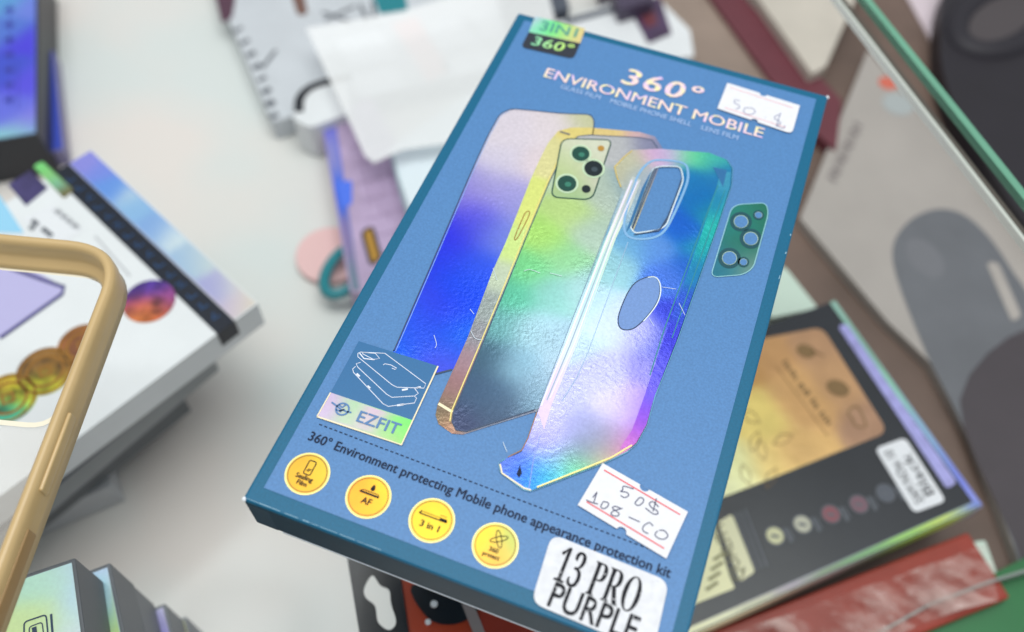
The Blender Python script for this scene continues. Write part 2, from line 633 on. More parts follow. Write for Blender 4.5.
# --- printed glass film sheet
Z1, Z2, Z3, Z4 = .022, .030, .038, .046
film_o = pxs([(383, 372), (394, 350), (398.7, 340), (442, 240), (470, 175), (487, 138), (494, 125), (500, 115), (508, 110.5), (517.5, 109.3),
              (560, 113.4), (587, 114.5), (592, 117), (594, 123), (592, 140), (560, 180), (470, 360), (452, 369.6), (435, 374), (395, 386)], Z1)
film_c = [(510, 130, (244, 234, 244)), (555, 128, (248, 236, 240)), (590, 122, (220, 222, 176)), (500, 165, (236, 228, 246)), (540, 170, (246, 230, 234)),
          (485, 185, (176, 172, 236)), (505, 205, (150, 150, 238)), (475, 210, (96, 84, 240)), (460, 235, (46, 50, 250)), (490, 235, (104, 126, 240)),
          (445, 262, (38, 62, 250)), (475, 265, (46, 92, 250)), (430, 300, (70, 62, 250)), (442, 312, (60, 60, 250)), (455, 285, (10, 80, 255)), (458, 300, (0, 76, 255)), (420, 310, (20, 104, 255)),
          (415, 335, (64, 82, 252)), (440, 330, (10, 92, 250)), (403, 345, (0, 108, 255)), (437, 362, (84, 88, 242)), (462, 335, (0, 112, 250)),
          (445, 355, (60, 90, 245))]
film = obj("printed_film_picture", inked(film_o, film_c + [(488, 192, (196, 184, 238)), (515, 195, (186, 178, 238)), (470, 192, (150, 140, 238)), (505, 232, (140, 160, 238)), (482, 222, (90, 90, 244)), (520, 205, (176, 176, 236))], .09, (), .95), M['foil'], kit)
bm = stroke(smooth_path(film_o[1:15], False, 3), .032)
for p in bm.verts: p.co.z = Z2
stroke(pxs([(452, 369.6), (435, 374)], Z2), .05, bm=bm)
obj("outline", bm, M['dark_line'], film)
bm = stroke([p + Vector((.045, -.01, .003)) for p in smooth_path(film_o[1:9], False, 3)], .018)
obj("pale_edge", bm, mat('sky_line', (130, 170, 225), .4), film)

# --- printed phone: frame and back
fr_o = pxs([(558, 131), (548, 143), (539.6, 159.6), (530, 181), (506, 241.6), (493, 270), (467, 339), (437.5, 404.4), (435.5, 415), (438.5, 424),
            (452, 433.5), (463, 434.5), (536.3, 411.6), (562, 403), (577, 378), (591, 341), (629, 242), (662, 160), (662.5, 148), (655, 136.5), (639.5, 132), (590, 127.5), (571, 127.5)], Z2)
fr_c = [(550, 150, (244, 238, 168)), (525, 205, (240, 250, 140)), (508, 245, (222, 248, 150)), (495, 275, (205, 220, 190)), (482, 305, (160, 172, 168)),
        (470, 335, (150, 152, 158)), (460, 355, (172, 140, 150)), (450, 385, (164, 124, 128)), (442, 400, (150, 120, 105)), (440, 415, (104, 104, 74)),
        (448, 428, (200, 140, 110)), (475, 432, (120, 130, 150)), (575, 129, (252, 232, 140)), (610, 130, (250, 222, 146)), (640, 134, (240, 198, 196)), (655, 142, (140, 150, 190)), (600, 350, (170, 200, 220))]
frame = obj("printed_phone_picture", inked(fr_o, fr_c, .09, (), .65), M['foil'], kit)
bk_o = pxs([(579, 136), (570, 142), (563, 154), (549, 183), (525, 240), (501, 299), (484, 340), (453.5, 412), (452, 422), (456, 430), (466, 431.5),
            (535, 409.5), (560, 400), (575, 376), (589, 341), (627, 242), (657, 168), (659, 150), (652, 140), (640, 137.5), (590, 135)], Z3)
bk_c = [(570, 175, (206, 228, 196)), (620, 145, (204, 206, 206)), (650, 146, (148, 150, 182)), (605, 195, (190, 208, 190)), (570, 212, (196, 228, 140)),
        (545, 238, (178, 232, 116)), (530, 268, (120, 216, 140)), (562, 258, (146, 212, 152)), (590, 232, (182, 208, 188)), (515, 297, (92, 198, 160)),
        (550, 292, (136, 200, 190)), (585, 290, (160, 205, 205)), (500, 325, (104, 172, 172)), (530, 328, (166, 208, 220)), (560, 345, (160, 196, 212)), (487, 358, (62, 98, 122)),
        (515, 365, (134, 180, 200)), (548, 385, (150, 184, 204)), (474, 390, (62, 92, 124)), (460, 422, (58, 70, 106)), (497, 398, (66, 100, 130)),
        (530, 398, (110, 146, 168)), (500, 415, (62, 84, 112)), (575, 370, (186, 208, 222)), (635, 190, (150, 180, 195))]
back = obj("phone_back", inked(bk_o, bk_c, .09, (), .8), M['foil'], frame)
bm = stroke([p + Vector((0, 0, .004)) for p in bk_o[15:] + bk_o[:12]], .03)
obj("outline", bm, M['dark_line'], frame)
bm = stroke([p + Vector((-.055, 0, .004)) for p in bk_o[1:9]], .03)
obj("bright_edge", bm, M['gold_rim'], frame)
obj("antenna_band", stroke(pxs([(438.5, 403.5), (452.5, 412)], Z3), .075), M['cream'], frame)
bm = stroke(pxs([(503, 239), (490, 266)], Z3), .03)
bmk = stroke(smooth_path(pxs([(521, 222), (526, 212), (529.5, 214), (518, 237), (514.5, 238)], Z3), True, 4), .025, True)
obj("side_key", bmk, M['gold_line'], frame)
obj("antenna_mark", stroke(pxs([(560, 131.5), (570, 134.5)], Z3), .06), M['text_grey'], frame)
# camera island
isl = rounded(pxs([(562, 138.5), (612, 140), (592, 200), (551, 197)], Z4), [.3, .22, .3, .25])
ic = [(560, 180, (186, 206, 140)), (590, 150, (216, 220, 196)), (600, 180, (206, 206, 186)), (570, 195, (160, 196, 140)), (575, 165, (200, 214, 164))]
island = obj("camera_island", inked(isl, ic, .15), M['foil_flat'], frame)
obj("island_outline", stroke([p + Vector((0, 0, .004)) for p in isl], .04, True), M['lens_green'], frame)
for (x, y, r, m) in ((580.7, 153.6, .265, 'lens_green'), (593.5, 168.3, .275, 'lens_dark'), (567, 183.3, .275, 'lens_green'), (586.2, 188.8, .13, 'lens_dark'), (601, 148.2, .1, 'orange_pill')):
    c = PX(x, y, Z4 + .008)
    if r > .2:
        obj("lens_rim", sheet(disc(c, r * 1.22, 32, r * 1.36, .25)), M['lens_rim'], frame)
    c = PX(x, y, Z4 + .014)
    obj("flash_lamp" if m == 'orange_pill' else "lens", sheet(disc(c, r, 32, r * 1.12, .25)), M[m], frame)
    if r > .2:
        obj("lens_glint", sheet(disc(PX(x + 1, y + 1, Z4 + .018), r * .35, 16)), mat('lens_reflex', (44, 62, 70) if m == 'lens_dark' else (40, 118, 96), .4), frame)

# --- printed clear case
cs_o = pxs([(614, 166), (631.5, 150), (659, 148.7), (709, 152.6), (726.5, 159.6), (732.4, 168), (731.5, 185), (716, 231), (677, 341), (655, 396), (647, 425),
            (637, 443), (627, 452), (604, 463), (537.5, 488.6), (530, 491), (523, 489.4), (500, 471.5), (499, 463), (505, 459), (521.6, 452), (528, 438),
            (537.5, 412.7), (560, 352), (605, 237), (622.5, 190)], Z4)
hole = rounded(pxs([(653, 166.5), (680.5, 166.5), (683.5, 180), (665, 229), (634, 233.5), (630, 226)], Z4), [.3, .18, .2, .3, .15, .1])
ring = smooth_path(pxs([(653, 276.5), (660, 287), (655.5, 305), (636, 327), (621, 328.5), (619, 314), (633, 285)], Z4), True, 6)
cs_c = [(632, 158, (214, 214, 180)), (622, 172, (212, 208, 170)), (655, 153, (236, 188, 232)), (672, 153, (206, 200, 238)), (692, 155, (116, 242, 166)), (712, 158, (70, 196, 186)),
        (640, 178, (176, 196, 214)), (626, 205, (170, 200, 214)), (690, 180, (18, 130, 200)), (705, 205, (0, 118, 202)), (725, 178, (30, 132, 196)),
        (716, 215, (24, 176, 176)), (704, 250, (20, 160, 190)), (684, 228, (6, 104, 218)), (655, 248, (92, 152, 232)), (632, 244, (104, 172, 216)), (614, 262, (146, 202, 218)),
        (692, 268, (26, 104, 216)), (668, 278, (70, 124, 232)), (675, 320, (48, 66, 220)), (664, 345, (84, 96, 226)), (645, 335, (186, 188, 250)), (612, 320, (196, 214, 244)), (590, 300, (178, 214, 226)),
        (655, 372, (150, 146, 236)), (600, 375, (190, 192, 236)), (570, 395, (186, 190, 234)), (625, 418, (206, 190, 240)), (618, 435, (168, 160, 186)), (638, 405, (198, 180, 244)), (648, 412, (140, 90, 226)), (640, 436, (170, 80, 206)), (610, 405, (214, 208, 246)),
        (595, 432, (160, 164, 210)), (560, 432, (180, 176, 236)), (575, 425, (150, 156, 206)), (543, 448, (164, 162, 238)), (606, 446, (104, 118, 136)), (580, 454, (100, 128, 150)), (590, 444, (126, 136, 170)),
        (553, 470, (104, 146, 176)), (522, 470, (54, 96, 212)), (507, 464, (84, 112, 200)), (527, 485, (0, 106, 232)), (546, 482, (0, 188, 204)),
        (578, 470, (104, 222, 140)), (605, 459, (226, 208, 126)), (624, 450, (238, 116, 180)), (550, 410, (200, 200, 246)), (575, 340, (188, 216, 232)), (600, 265, (150, 205, 205))]  # pale lavender points put part of the lamp glare into the ink
case = obj("printed_case_picture", inked(cs_o, cs_c, .08, (hole, ring), .72), M['foil'], kit)
# the pale rim lines of the case
rimc = [(632, 178, (196, 204, 200)), (620, 203, (206, 214, 206)), (610, 232, (226, 244, 222)), (598, 265, (206, 244, 230)), (584, 298, (206, 240, 244)), (566, 342, (226, 240, 248)), (550, 385, (236, 220, 248)), (541, 405, (232, 210, 244))]
rim = inked(ccw(pxs([(538, 412), (552, 376), (566, 342), (606, 238), (622, 200), (632, 176), (641, 180), (632, 204), (616, 238), (578, 342), (552, 404), (544, 430)], Z4 + .006)), rimc, .12, (), .8)
obj("rim_band", rim, M['foil_flat'], case)
obj("rim_line", stroke(pxs([(541, 406), (553, 376), (566, 345), (608, 238), (623, 202), (632, 180)], Z4 + .012), .045), M['pearl'], case)
obj("rim_line", stroke(pxs([(550, 398), (574, 345), (613, 238), (628, 204), (638, 181)], Z4 + .012), .03), M['pearl'], case)
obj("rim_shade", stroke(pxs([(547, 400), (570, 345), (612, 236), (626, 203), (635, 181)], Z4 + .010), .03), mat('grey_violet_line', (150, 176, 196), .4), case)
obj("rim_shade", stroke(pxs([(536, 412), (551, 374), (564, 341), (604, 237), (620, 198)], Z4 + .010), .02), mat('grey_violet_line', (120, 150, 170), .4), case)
bm = stroke(smooth_path(pxs([(627, 208), (632, 190), (640, 172), (650, 162), (662, 160), (683, 163), (688, 172), (686, 186), (674, 214), (665, 230), (655, 237), (640, 239), (628, 236), (624, 226)], Z4 + .008), True, 4), .07, True)
obj("opening_rim", bm, mat('ice_line', (124, 172, 212), .3), case)
bm = stroke([p + Vector((0, 0, .010)) for p in hole], .04, True)
obj("opening_edge", bm, mat('mist_line', (206, 222, 228), .3), case)
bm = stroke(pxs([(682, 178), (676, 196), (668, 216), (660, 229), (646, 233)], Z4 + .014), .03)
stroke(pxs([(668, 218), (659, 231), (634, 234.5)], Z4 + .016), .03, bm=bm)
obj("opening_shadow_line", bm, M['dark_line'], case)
obj("inner_edge_line", stroke(pxs([(655, 168), (645, 192), (632, 228)], Z4 + .016), .03), M['dark_line'], case)
bm = sheet(pxs([(653, 167.5), (631, 226), (626, 232), (642, 188)], Z4 + .012))
obj("inner_edge_band", bm, M['label_blue'], case)
obj("ring_window", sheet(ccw([p + Vector((0, 0, .004)) for p in ring])), mat("hazy_blue", (104, 140, 196), .35, noise=.10, nscale=1700), case)
obj("ring_edge", stroke([p + Vector((0, 0, .008)) for p in ring], .03, True), M['dark_line'], case)
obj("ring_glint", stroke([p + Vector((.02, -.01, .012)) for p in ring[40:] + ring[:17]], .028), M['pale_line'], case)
sb_ = ccw(pxs([(731, 172), (730, 186), (716, 229), (677, 339), (655, 395), (646, 424), (637, 441), (628, 450), (620, 448), (632, 430), (643, 400), (664, 338), (703, 229), (716, 190), (720, 172)], Z4 + .005))
obj("side_wall", inked(sb_, [(726, 180, (70, 170, 206)), (714, 205, (30, 150, 196)), (718, 225, (40, 206, 190)), (706, 245, (24, 184, 186)), (694, 272, (24, 140, 196)), (684, 305, (44, 90, 216)), (672, 340, (56, 60, 220)),
    (660, 366, (90, 90, 236)), (652, 390, (110, 100, 236)), (645, 412, (130, 76, 226)), (640, 430, (160, 80, 214)), (628, 446, (206, 120, 190))], .1, (), .8), M['foil'], case)
bm = stroke(pxs([(718, 185), (700, 232), (664, 330), (650, 375)], Z4 + .008), .03)
stroke(pxs([(725, 190), (711, 228), (672, 338)], Z4 + .008), .025, bm=bm)
obj("side_line", bm, M['teal_ring'], case)
bm = stroke(pxs([(537, 487), (560, 478), (590, 466), (612, 457), (632, 445)], Z4 + .008), .035)
obj("lower_rim_line", bm, M['gold_rim'], case)
obj("warm_rim_line", stroke(pxs([(500, 464), (502, 473), (524, 488), (531, 490)], Z4 + .008), .04), M['cream'], case)
obj("warm_rim_line", stroke(pxs([(621, 187), (617, 177), (614.5, 167), (624, 157), (632, 150.5)], Z4 + .008), .035), mat('amber_line', (206, 180, 90), .3), case)
obj("outline", stroke(cs_o[4:20], .03), mat('sea_line', (96, 170, 200), .3), case)
bm = stroke(pxs([(628, 242), (588, 352), (577, 377), (562, 401)], Z4 + .006), .018)
obj("fine_line", bm, mat('slate_line', (150, 180, 205), .4), case)
obj("edge_line", stroke(pxs([(537, 412), (528, 438), (522, 450), (508, 457)], Z4 + .006), .025), M['gold_line'], case)
obj("facet_line", stroke(pxs([(529, 488), (533, 462), (540, 436)], Z4 + .006), .02), mat('pale_blue_line', (130, 150, 226), .4), case)
bm = sheet(pxs([(520, 465), (522, 473), (519, 478), (516.5, 474)], Z4 + .006))
obj("port_mark", bm, M['navy_ink'], case)
bm = sheet(pxs([(713, 167), (727, 170), (723, 187)], Z4 + .006))
obj("corner_facet", bm, M['label_blue'], case)
# --- scratches of the foil
for p in ([(524, 271), (530, 269.5), (540, 273)], [(550, 273), (562, 276)], [(679, 303), (685, 315)], [(493, 268), (497, 280)], [(649, 318), (654, 326)],
          [(434, 335), (436.5, 344), (435, 348)], [(470, 309), (474, 314)], [(662, 287), (676, 289)], [(471, 331), (475, 338), (482, 340)], [(503, 442), (507, 452)]):
    obj("scratch", stroke(smooth_path(pxs(p, Z4 + .014), False, 4), .014), mat('scratch_white', (206, 222, 232), .4), kit)

# --- lens protector picture
lp = rounded(pxs([(733, 205), (767, 203), (769, 214), (754, 268), (744, 275), (711, 277.5)], Z2), [.32, .22, .2, .35, .3, .25])
lpc = [(740, 206, (14, 130, 116)), (760, 206, (10, 110, 84)), (745, 245, (8, 108, 88)), (720, 262, (10, 116, 140)), (752, 265, (120, 150, 140)), (730, 225, (6, 128, 124))]
lens = obj("printed_lens_film_picture", inked(lp, lpc, .12), M['foil_flat'], kit)
obj("outline", stroke([p + Vector((-.02, 0, .006)) for p in lp], .022, True), mat('pale_teal_line', (150, 206, 214), .3), lens)
bm1, bm2, bm3 = bmesh.new(), bmesh.new(), bmesh.new()
for (x, y, r, q) in ((741, 221.5, .215, 1), (750.8, 238.5, .215, 1), (729.5, 258, .215, 1), (743.5, 262, .11, 0), (758.5, 215, .11, 0)):
    for bmx, k, z in ((bm1, 1.42, .006), (bm3, .94, .012), (bm2, .88, .018)):
        t = sheet(disc(PX(x, y, Z2 + z), r * k, 28, r * k * 1.2, -.1))
        me = bpy.data.meshes.new("t"); t.to_mesh(me); t.free(); bmx.from_mesh(me); bpy.data.meshes.remove(me)
obj("lens_ring", bm1, mat('deep_sea_ring', (8, 74, 84), .3), lens)
obj("ring_edge", bm3, M['lens_rim'], lens)
obj("lens_opening", bm2, M['panel'], lens)

# --- hologram seal with line drawing
T = lambda pts, z: pxs(tile(310, 335, 5.743, pts), z)
seal = obj("seal_label", sheet(ccw(T([(280, 35), (735, 178), (590, 490), (118, 330)], Z3 + .004))), M['label_blue'], kit)
st = ccw(T([(118, 330), (590, 490), (525, 630), (40, 468)], Z3 + .004))
obj("foil_strip", inked(st, [(322, 410, (214, 196, 226)), (335, 405, (206, 180, 220)), (345, 420, (190, 220, 180)), (352, 405, (176, 222, 170)), (365, 425, (216, 200, 210)),
                             (375, 412, (220, 190, 215)), (385, 430, (170, 225, 150)), (400, 425, (120, 236, 110)), (405, 436, (120, 235, 100)), (395, 440, (200, 210, 150))], .1, (), .5), M['foil_flat'], seal)
bm = stroke(T([(40, 468), (525, 630), (735, 178)], Z3 + .012), .04)
stroke(T([(40, 468), (118, 330)], Z3 + .012), .03, bm=bm)
obj("foil_edge", bm, M['cream'], seal)
bm = bmesh.new()
for p in ([(275, 105), (290, 98), (430, 105), (665, 280), (655, 305), (500, 300), (470, 285), (275, 125), (275, 105)],
          [(300, 100), (375, 105), (400, 135), (365, 140), (305, 110), (300, 100)], [(420, 172), (430, 165), (465, 172), (497, 190), (490, 198), (470, 190)],
          [(290, 157), (265, 165), (275, 185), (440, 340), (470, 358), (600, 350), (622, 335), (600, 305)],
          [(262, 180), (245, 195), (250, 215), (420, 395), (450, 410), (600, 390), (612, 362), (598, 350)]):
    stroke(T(p, Z3 + .012), .018, bm=bm)
for p in ([(528, 316), (562, 310)], [(612, 304), (636, 298)], [(500, 404), (540, 398)], [(268, 222), (285, 238)], [(330, 292), (345, 306)]):
    stroke(T(p, Z3 + .012), .05, bm=bm)
stroke(T([(285, 104), (310, 135), (370, 142)], Z3 + .012), .03, bm=bm)
obj("line_drawing", bm, M['white_ink'], seal)
cl = T([(186, 425)], Z3 + .014)[0]
bm = stroke(disc(cl, .16, 30), .045, True)
for p in ([(124, 385), (160, 412), (182, 430), (200, 428)], [(238, 445), (210, 440), (190, 430), (168, 436)], [(165, 400), (185, 415), (205, 400)], [(150, 428), (180, 440)]):
    stroke(T(p, Z3 + .014), .045, bm=bm)
text("EZFIT", T([(264, 494)], Z3 + .014)[0], T([(500, 573)], Z3 + .014)[0], .30, .018, bm=bm)
obj("logo_lettering", bm, mat('blue_grey_ink', (74, 120, 172), .4), seal)

# --- dashed rule and slogan
a, b = PX(318.7, 424, Z1), PX(651, 549.5, Z1)
n = 62
bm = bmesh.new()
for k in range(n):
    stroke([a.lerp(b, (k + .1) / n), a.lerp(b, (k + .68) / n)], .028, bm=bm)
obj("dashed_rule", bm, M['navy_ink'], kit)
obj("slogan_lettering", text("360° Environment protecting Mobile phone appearance protection kit", PX(307.5, 439.5, Z1), PX(669.5, 578, Z1), .235, .022), M['navy_ink'], kit)

# --- round gold badges
def badge(x, y, draw, rgbs):
    c = PX(x, y, Z1)
    r = .535
    bd = obj("round_badge", sheet(disc(c, r, 48)), M['gold_rim'], kit)
    face = disc(c + Vector((0, 0, .006)), r * .92, 48)
    obj("gold_face", inked(face, [(x - 14, y - 6, rgbs[0]), (x, y + 8, rgbs[1]), (x + 14, y, rgbs[2])], .12, (), .5), M['gold'], bd)
    obj("ring_line", stroke(disc(c + Vector((0, 0, .012)), r * .86, 48), .022, True), M['gold_line'], bd)
    bm = bmesh.new()
    draw(c + Vector((0, 0, .014)), bm)
    obj("badge_print", bm, M['ink'], bd)


def ln(c, pts, wd, bm, closed=False):
    stroke([c + Vector((x, y, 0)) for x, y in pts], wd, closed, bm)


def lettering(c, s, x0, x1, y, h, bm, bold=0.032):
    text(s, c + Vector((x0, y, 0)), c + Vector((x1, y, 0)), h, bold, bm=bm)


def b1(c, bm):
    P = rounded([c + Vector(p) for p in ((-.1, -.03, 0), (.08, -.03, 0), (.08, .33, 0), (-.1, .33, 0))], .05)
    stroke(P, .025, True, bm)
    ln(c, ((-.06, .05), (.0, .13)), .02, bm); ln(c, ((-.02, .04), (.05, .13)), .02, bm)
    lettering(c, "Sealing", -.23, .2, -.17, .115, bm); lettering(c, "Film", -.13, .12, -.32, .115, bm)


def b2(c, bm):
    t = sheet(smooth_path([c + Vector(p) for p in ((.02, .32, 0), (.075, .2, 0), (.02, .15, 0), (-.035, .2, 0))], True, 5))
    me = bpy.data.meshes.new("t"); t.to_mesh(me); t.free(); bm.from_mesh(me); bpy.data.meshes.remove(me)
    ln(c, ((-.25, .06), (.24, .06)), .05, bm); ln(c, ((-.18, .12), (.2, .12)), .018, bm); ln(c, ((-.25, .06), (-.18, .12)), .018, bm); ln(c, ((.24, .06), (.2, .12)), .018, bm)
    lettering(c, "AF", -.11, .13, -.2, .16, bm)


def b3(c, bm):
    ln(c, ((-.34, .06), (.34, .06)), .03, bm); ln(c, ((-.3, .12), (.3, .12)), .012, bm)
    ln(c, ((-.34, .06), (-.3, .13)), .03, bm); ln(c, ((.34, .06), (.3, .13)), .03, bm); ln(c, ((.14, .18), (.3, .18)), .012, bm); ln(c, ((.16, .09), (.34, .09)), .05, bm)
    lettering(c, "3 in 1", -.22, .24, -.22, .15, bm)


def b4(c, bm):
    for a in (math.radians(-62), math.radians(32)):
        stroke(disc(c + Vector((.03, .16, 0)), .21, 30, .06, a), .02, True, bm)
    lettering(c, "360", -.1, .12, -.17, .105, bm); lettering(c, "protect", -.2, .2, -.31, .1, bm)


badge(307.4, 473.6, b1, ((222, 171, 19), (240, 176, 11), (224, 191, 32)))
badge(368.4, 496.6, b2, ((246, 167, 0), (250, 176, 0), (246, 199, 8)))
badge(431.8, 520.2, b3, ((240, 199, 0), (250, 210, 0), (248, 199, 16)))
badge(495.3, 545.2, b4, ((246, 206, 24), (240, 176, 56), (176, 191, 88)))

# --- title lettering and top label
U_ = Vector((1, 0, 0))
bm = bmesh.new()
a = PX(620.5, 82.5, Z2)
b = PX(697, 100, Z2); b.y = a.y
text("360°", a, b, .72, .022, 1.1, .12, bm)
a = PX(543.5, 76.5, Z2)
b = PX(762, 138, Z2)
text("ENVIRONMENT MOBILE", a, b, .42, .013, 1.0, .0, bm)
lay = bm.verts.layers.float_color.new("ink")
for v in bm.verts:
    s = math.sin(v.co.x * 5.2 + v.co.y * 9.0)
    c = lin((248, 218, 214)) if s > .2 else lin((226, 196, 238)) if s > -.6 else lin((246, 236, 180))
    v[lay] = c + (1,)
obj("title_lettering", bm, M['foil_flat'], kit)
obj("subtitle_lettering", text("GLASS FILM    MOBILE PHONE SHELL    LENS FILM", PX(560, 88, Z2), PX(737.5, 140, Z2), .19, -.002), mat('pale_blue_ink', (172, 196, 232), .4), kit)
T = lambda pts, z: pxs(tile(490, 0, 10.19, pts), z)
blk = rounded(T([(395, 325), (920, 440), (850, 600), (315, 480)], Z2), [0, 0, .2, .2])
tl_ = obj("corner_label", sheet(ccw(blk)), M['black_print'], kit)
obj("foil_strip", inked(ccw(T([(460, 165), (970, 290), (920, 440), (395, 325)], Z2)), [(534, 20, (206, 206, 240)), (537, 26, (150, 240, 200)), (545, 26, (110, 236, 160)),
    (556, 30, (130, 244, 140)), (566, 33, (190, 240, 140)), (574, 34, (226, 226, 140)), (582, 36, (246, 206, 150))], .12, (), .5), M['foil_flat'], tl_)
obj("strip_lettering", text("3IN1", T([(500, 300)], Z3)[0], T([(872, 380)], Z3)[0], .44, .012), mat('green_grey_ink', (76, 150, 136), .4), tl_)
bm = text("360°", T([(415, 452)], Z3)[0], T([(815, 545)], Z3)[0], .42, .015, 1.05, .1)
lay = bm.verts.layers.float_color.new("ink")
for v in bm.verts:
    t = min(1, max(0, (v.co.x + 4.6) / 1.3))
    v[lay] = Vector(lin((120, 220, 190))).lerp(Vector(lin((196, 240, 130))), t)[:] + (1,)
obj("label_lettering", bm, M['foil_flat'], tl_)

# --- price stickers
def notched(TL, TR, BR, BL, z, r, rr):
    P = [PX(*p, z) for p in (BL, BR, TR, TL)]
    out = []
    m = P[0].lerp(P[1], .5); u = (P[1] - P[0]).normalized(); n_ = Vector((-u.y, u.x, 0))
    out += [P[0], m - u * r]
    out += [m - u * r * math.cos(k * math.pi / 8) + n_ * r * .9 * math.sin(k * math.pi / 8) for k in range(1, 8)]
    out += [m + u * r]
    e = (P[2] - P[1]); out += [P[1]] if rr <= 0 else [P[1] - u * rr, P[1] - u * rr * .3 + e.normalized() * rr * .3, P[1] + e.normalized() * rr]
    m = P[2].lerp(P[3], .5); u = (P[3] - P[2]).normalized(); n_ = Vector((-u.y, u.x, 0))
    out += [P[2], m - u * r]
    out += [m - u * r * math.cos(k * math.pi / 8) + n_ * r * .9 * math.sin(k * math.pi / 8) for k in range(1, 8)]
    out += [m + u * r, P[3]]
    return out


ZS = .062
s1 = obj("price_sticker", sheet(notched((727.4, 82.8), (800, 105.4), (792, 133.8), (717.3, 108.3), ZS, .11, .15), .012), M['paper'], kit,
         label="small price sticker reading 50 $ in faint pen")
T1 = lambda pts, z=ZS + .006: pxs(tile(640, 60, 5.689, pts), z)
bm = stroke(T1([(512, 155), (870, 272)]), .022)
stroke(T1([(482, 270), (830, 384)]), .022, bm=bm)
obj("red_lines", bm, mat('faded_red_ink', (238, 160, 165), .5), s1)
bm = bmesh.new()
for p in ([(568, 232), (540, 228), (538, 245), (560, 255), (566, 272), (545, 278)], [(590, 288), (600, 272), (640, 275), (655, 295), (630, 310), (600, 305), (588, 288)],
          [(800, 310), (770, 318), (768, 335), (790, 345), (800, 360), (775, 372)], [(800, 298), (775, 378)], [(712, 325), (716, 328)], [(775, 372), (815, 388), (826, 372)]):
    stroke(smooth_path(T1(p, ZS + .01), False, 4), .02, bm=bm)
obj("handwriting", bm, M['pen_blue'], s1)
s2 = obj("price_sticker", sheet(notched((602.7, 463), (688, 511.7), (666.4, 558.7), (577.7, 505), ZS, .12, 0), .012), M['paper'], kit,
         label="larger price sticker reading 50$ 108-CO in pen")
T2 = lambda pts, z=ZS + .006: pxs(tile(560, 450, 5.264, pts), z)
bm = stroke(T2([(232, 105), (632, 340)]), .035)
stroke(T2([(140, 272), (548, 518)]), .035, bm=bm)
obj("red_lines", bm, M['red_ink'], s2)
bm = bmesh.new()
for p in ([(388, 205), (335, 190), (330, 210), (318, 218), (350, 222), (362, 238), (340, 250), (318, 238)],
          [(405, 265), (395, 280), (412, 292), (435, 278), (440, 258), (420, 250), (403, 268)],
          [(520, 300), (490, 272), (470, 282), (485, 305), (510, 318), (515, 335), (490, 335), (450, 305)], [(508, 255), (490, 322)],
          [(195, 222), (178, 275)], [(195, 222), (172, 250)], [(138, 262), (165, 275), (200, 284)],
          [(225, 275), (215, 300), (235, 308), (255, 290), (250, 275), (225, 272)],
          [(318, 306), (290, 296), (276, 306), (296, 321), (312, 336), (298, 348), (270, 340), (276, 324), (302, 314), (330, 306)],
          [(362, 352), (420, 378)], [(490, 400), (470, 382), (440, 400), (438, 425), (465, 440)],
          [(515, 425), (500, 445), (520, 465), (550, 468), (568, 450), (550, 425), (522, 422)]):
    stroke(smooth_path(T2(p, ZS + .01), False, 4), .026, bm=bm)
obj("handwriting", bm, M['pen'], s2)

# --- model sticker
T3 = lambda pts, z: pxs(tile(510, 530, 5.689, pts), z)
P3 = T3([(238, 22), (905, 292), (120, 412)], ZS - .02)
q = P3[1] + (P3[2] - P3[0])
s3 = obj("model_sticker", sheet(ccw(rounded([P3[0], P3[1], q, P3[2]], .28)), .01), M['paper_worn'], kit, label="white sticker with rounded corners and black model lettering")
dv = (P3[0] - P3[2])
up = Vector((-(P3[1] - P3[0]).normalized().y, (P3[1] - P3[0]).normalized().x, 0))
a, b = T3([(238, 278), (706, 478)], ZS)
hh = .80
obj("serif_lettering", text("𝟏𝟑 𝐏𝐑𝐎", a, b, hh, -.006), M['ink'], s3)
a = T3([(210, 428)], ZS)[0]
b = T3([(700, 640)], ZS)[0]
obj("plain_lettering", text("PURPLE", a, b, .56, .012), M['ink'], s3)
bm = bmesh.new()
for k in range(70):                      # rubbed spots of the print
    x, y = random.uniform(.1, .9), random.uniform(.05, .95)
    c = P3[2] + (q - P3[2]) * x + dv * y + Vector((0, 0, .026))
    t = random.uniform(0, math.pi); l = random.uniform(.01, .06)
    stroke([c, c + Vector((math.cos(t) * l, math.sin(t) * l, 0))], random.uniform(.008, .02), bm=bm)
obj("rubbed_spots", bm, M['paper_worn'], s3)

# ------------------------------------------------------------------ beige phone case lying on the glass (left edge)
cz = -.45
c0, c1, c2 = PX(-170, 215, cz), PX(129, 243, cz), PX(-20, 632, cz)
d2 = (c2 - c1).normalized(); d1 = (c0 - c1).normalized()
c2 = c1 + d2 * 15.0; c0 = c1 + d1 * 7.4
c3 = c2 + (c0 - c1)
bc = thing("phone_case", "beige silicone phone case lying open on the glass at left", "phone case", ((c1.x + c3.x) / 2, (c1.y + c3.y) / 2, gz))
path = rounded([c0, c1, c2, c3], 1.7, 12)
cen = sum(path, Vector()) / len(path)
prof = [(0, gz + .005), (.03, -1.25), (.0, -.95), (.02, -.62), (.09, -.47), (.2, -.45), (.30, -.52), (.33, -.68), (.33, -1.02), (.40, -1.12), (.55, -1.2), (.62, -1.32), (.60, gz + .005)]
bm = bmesh.new()
rings = []
N = len(path)
for i in range(N):
    t = (path[(i + 1) % N] - path[i - 1]).normalized()
    n_ = Vector((-t.y, t.x, 0))
    if n_.dot(cen - path[i]) < 0:
        n_ = -n_
    rings.append([bm.verts.new((path[i].x + n_.x * o_, path[i].y + n_.y * o_, z_)) for o_, z_ in prof])
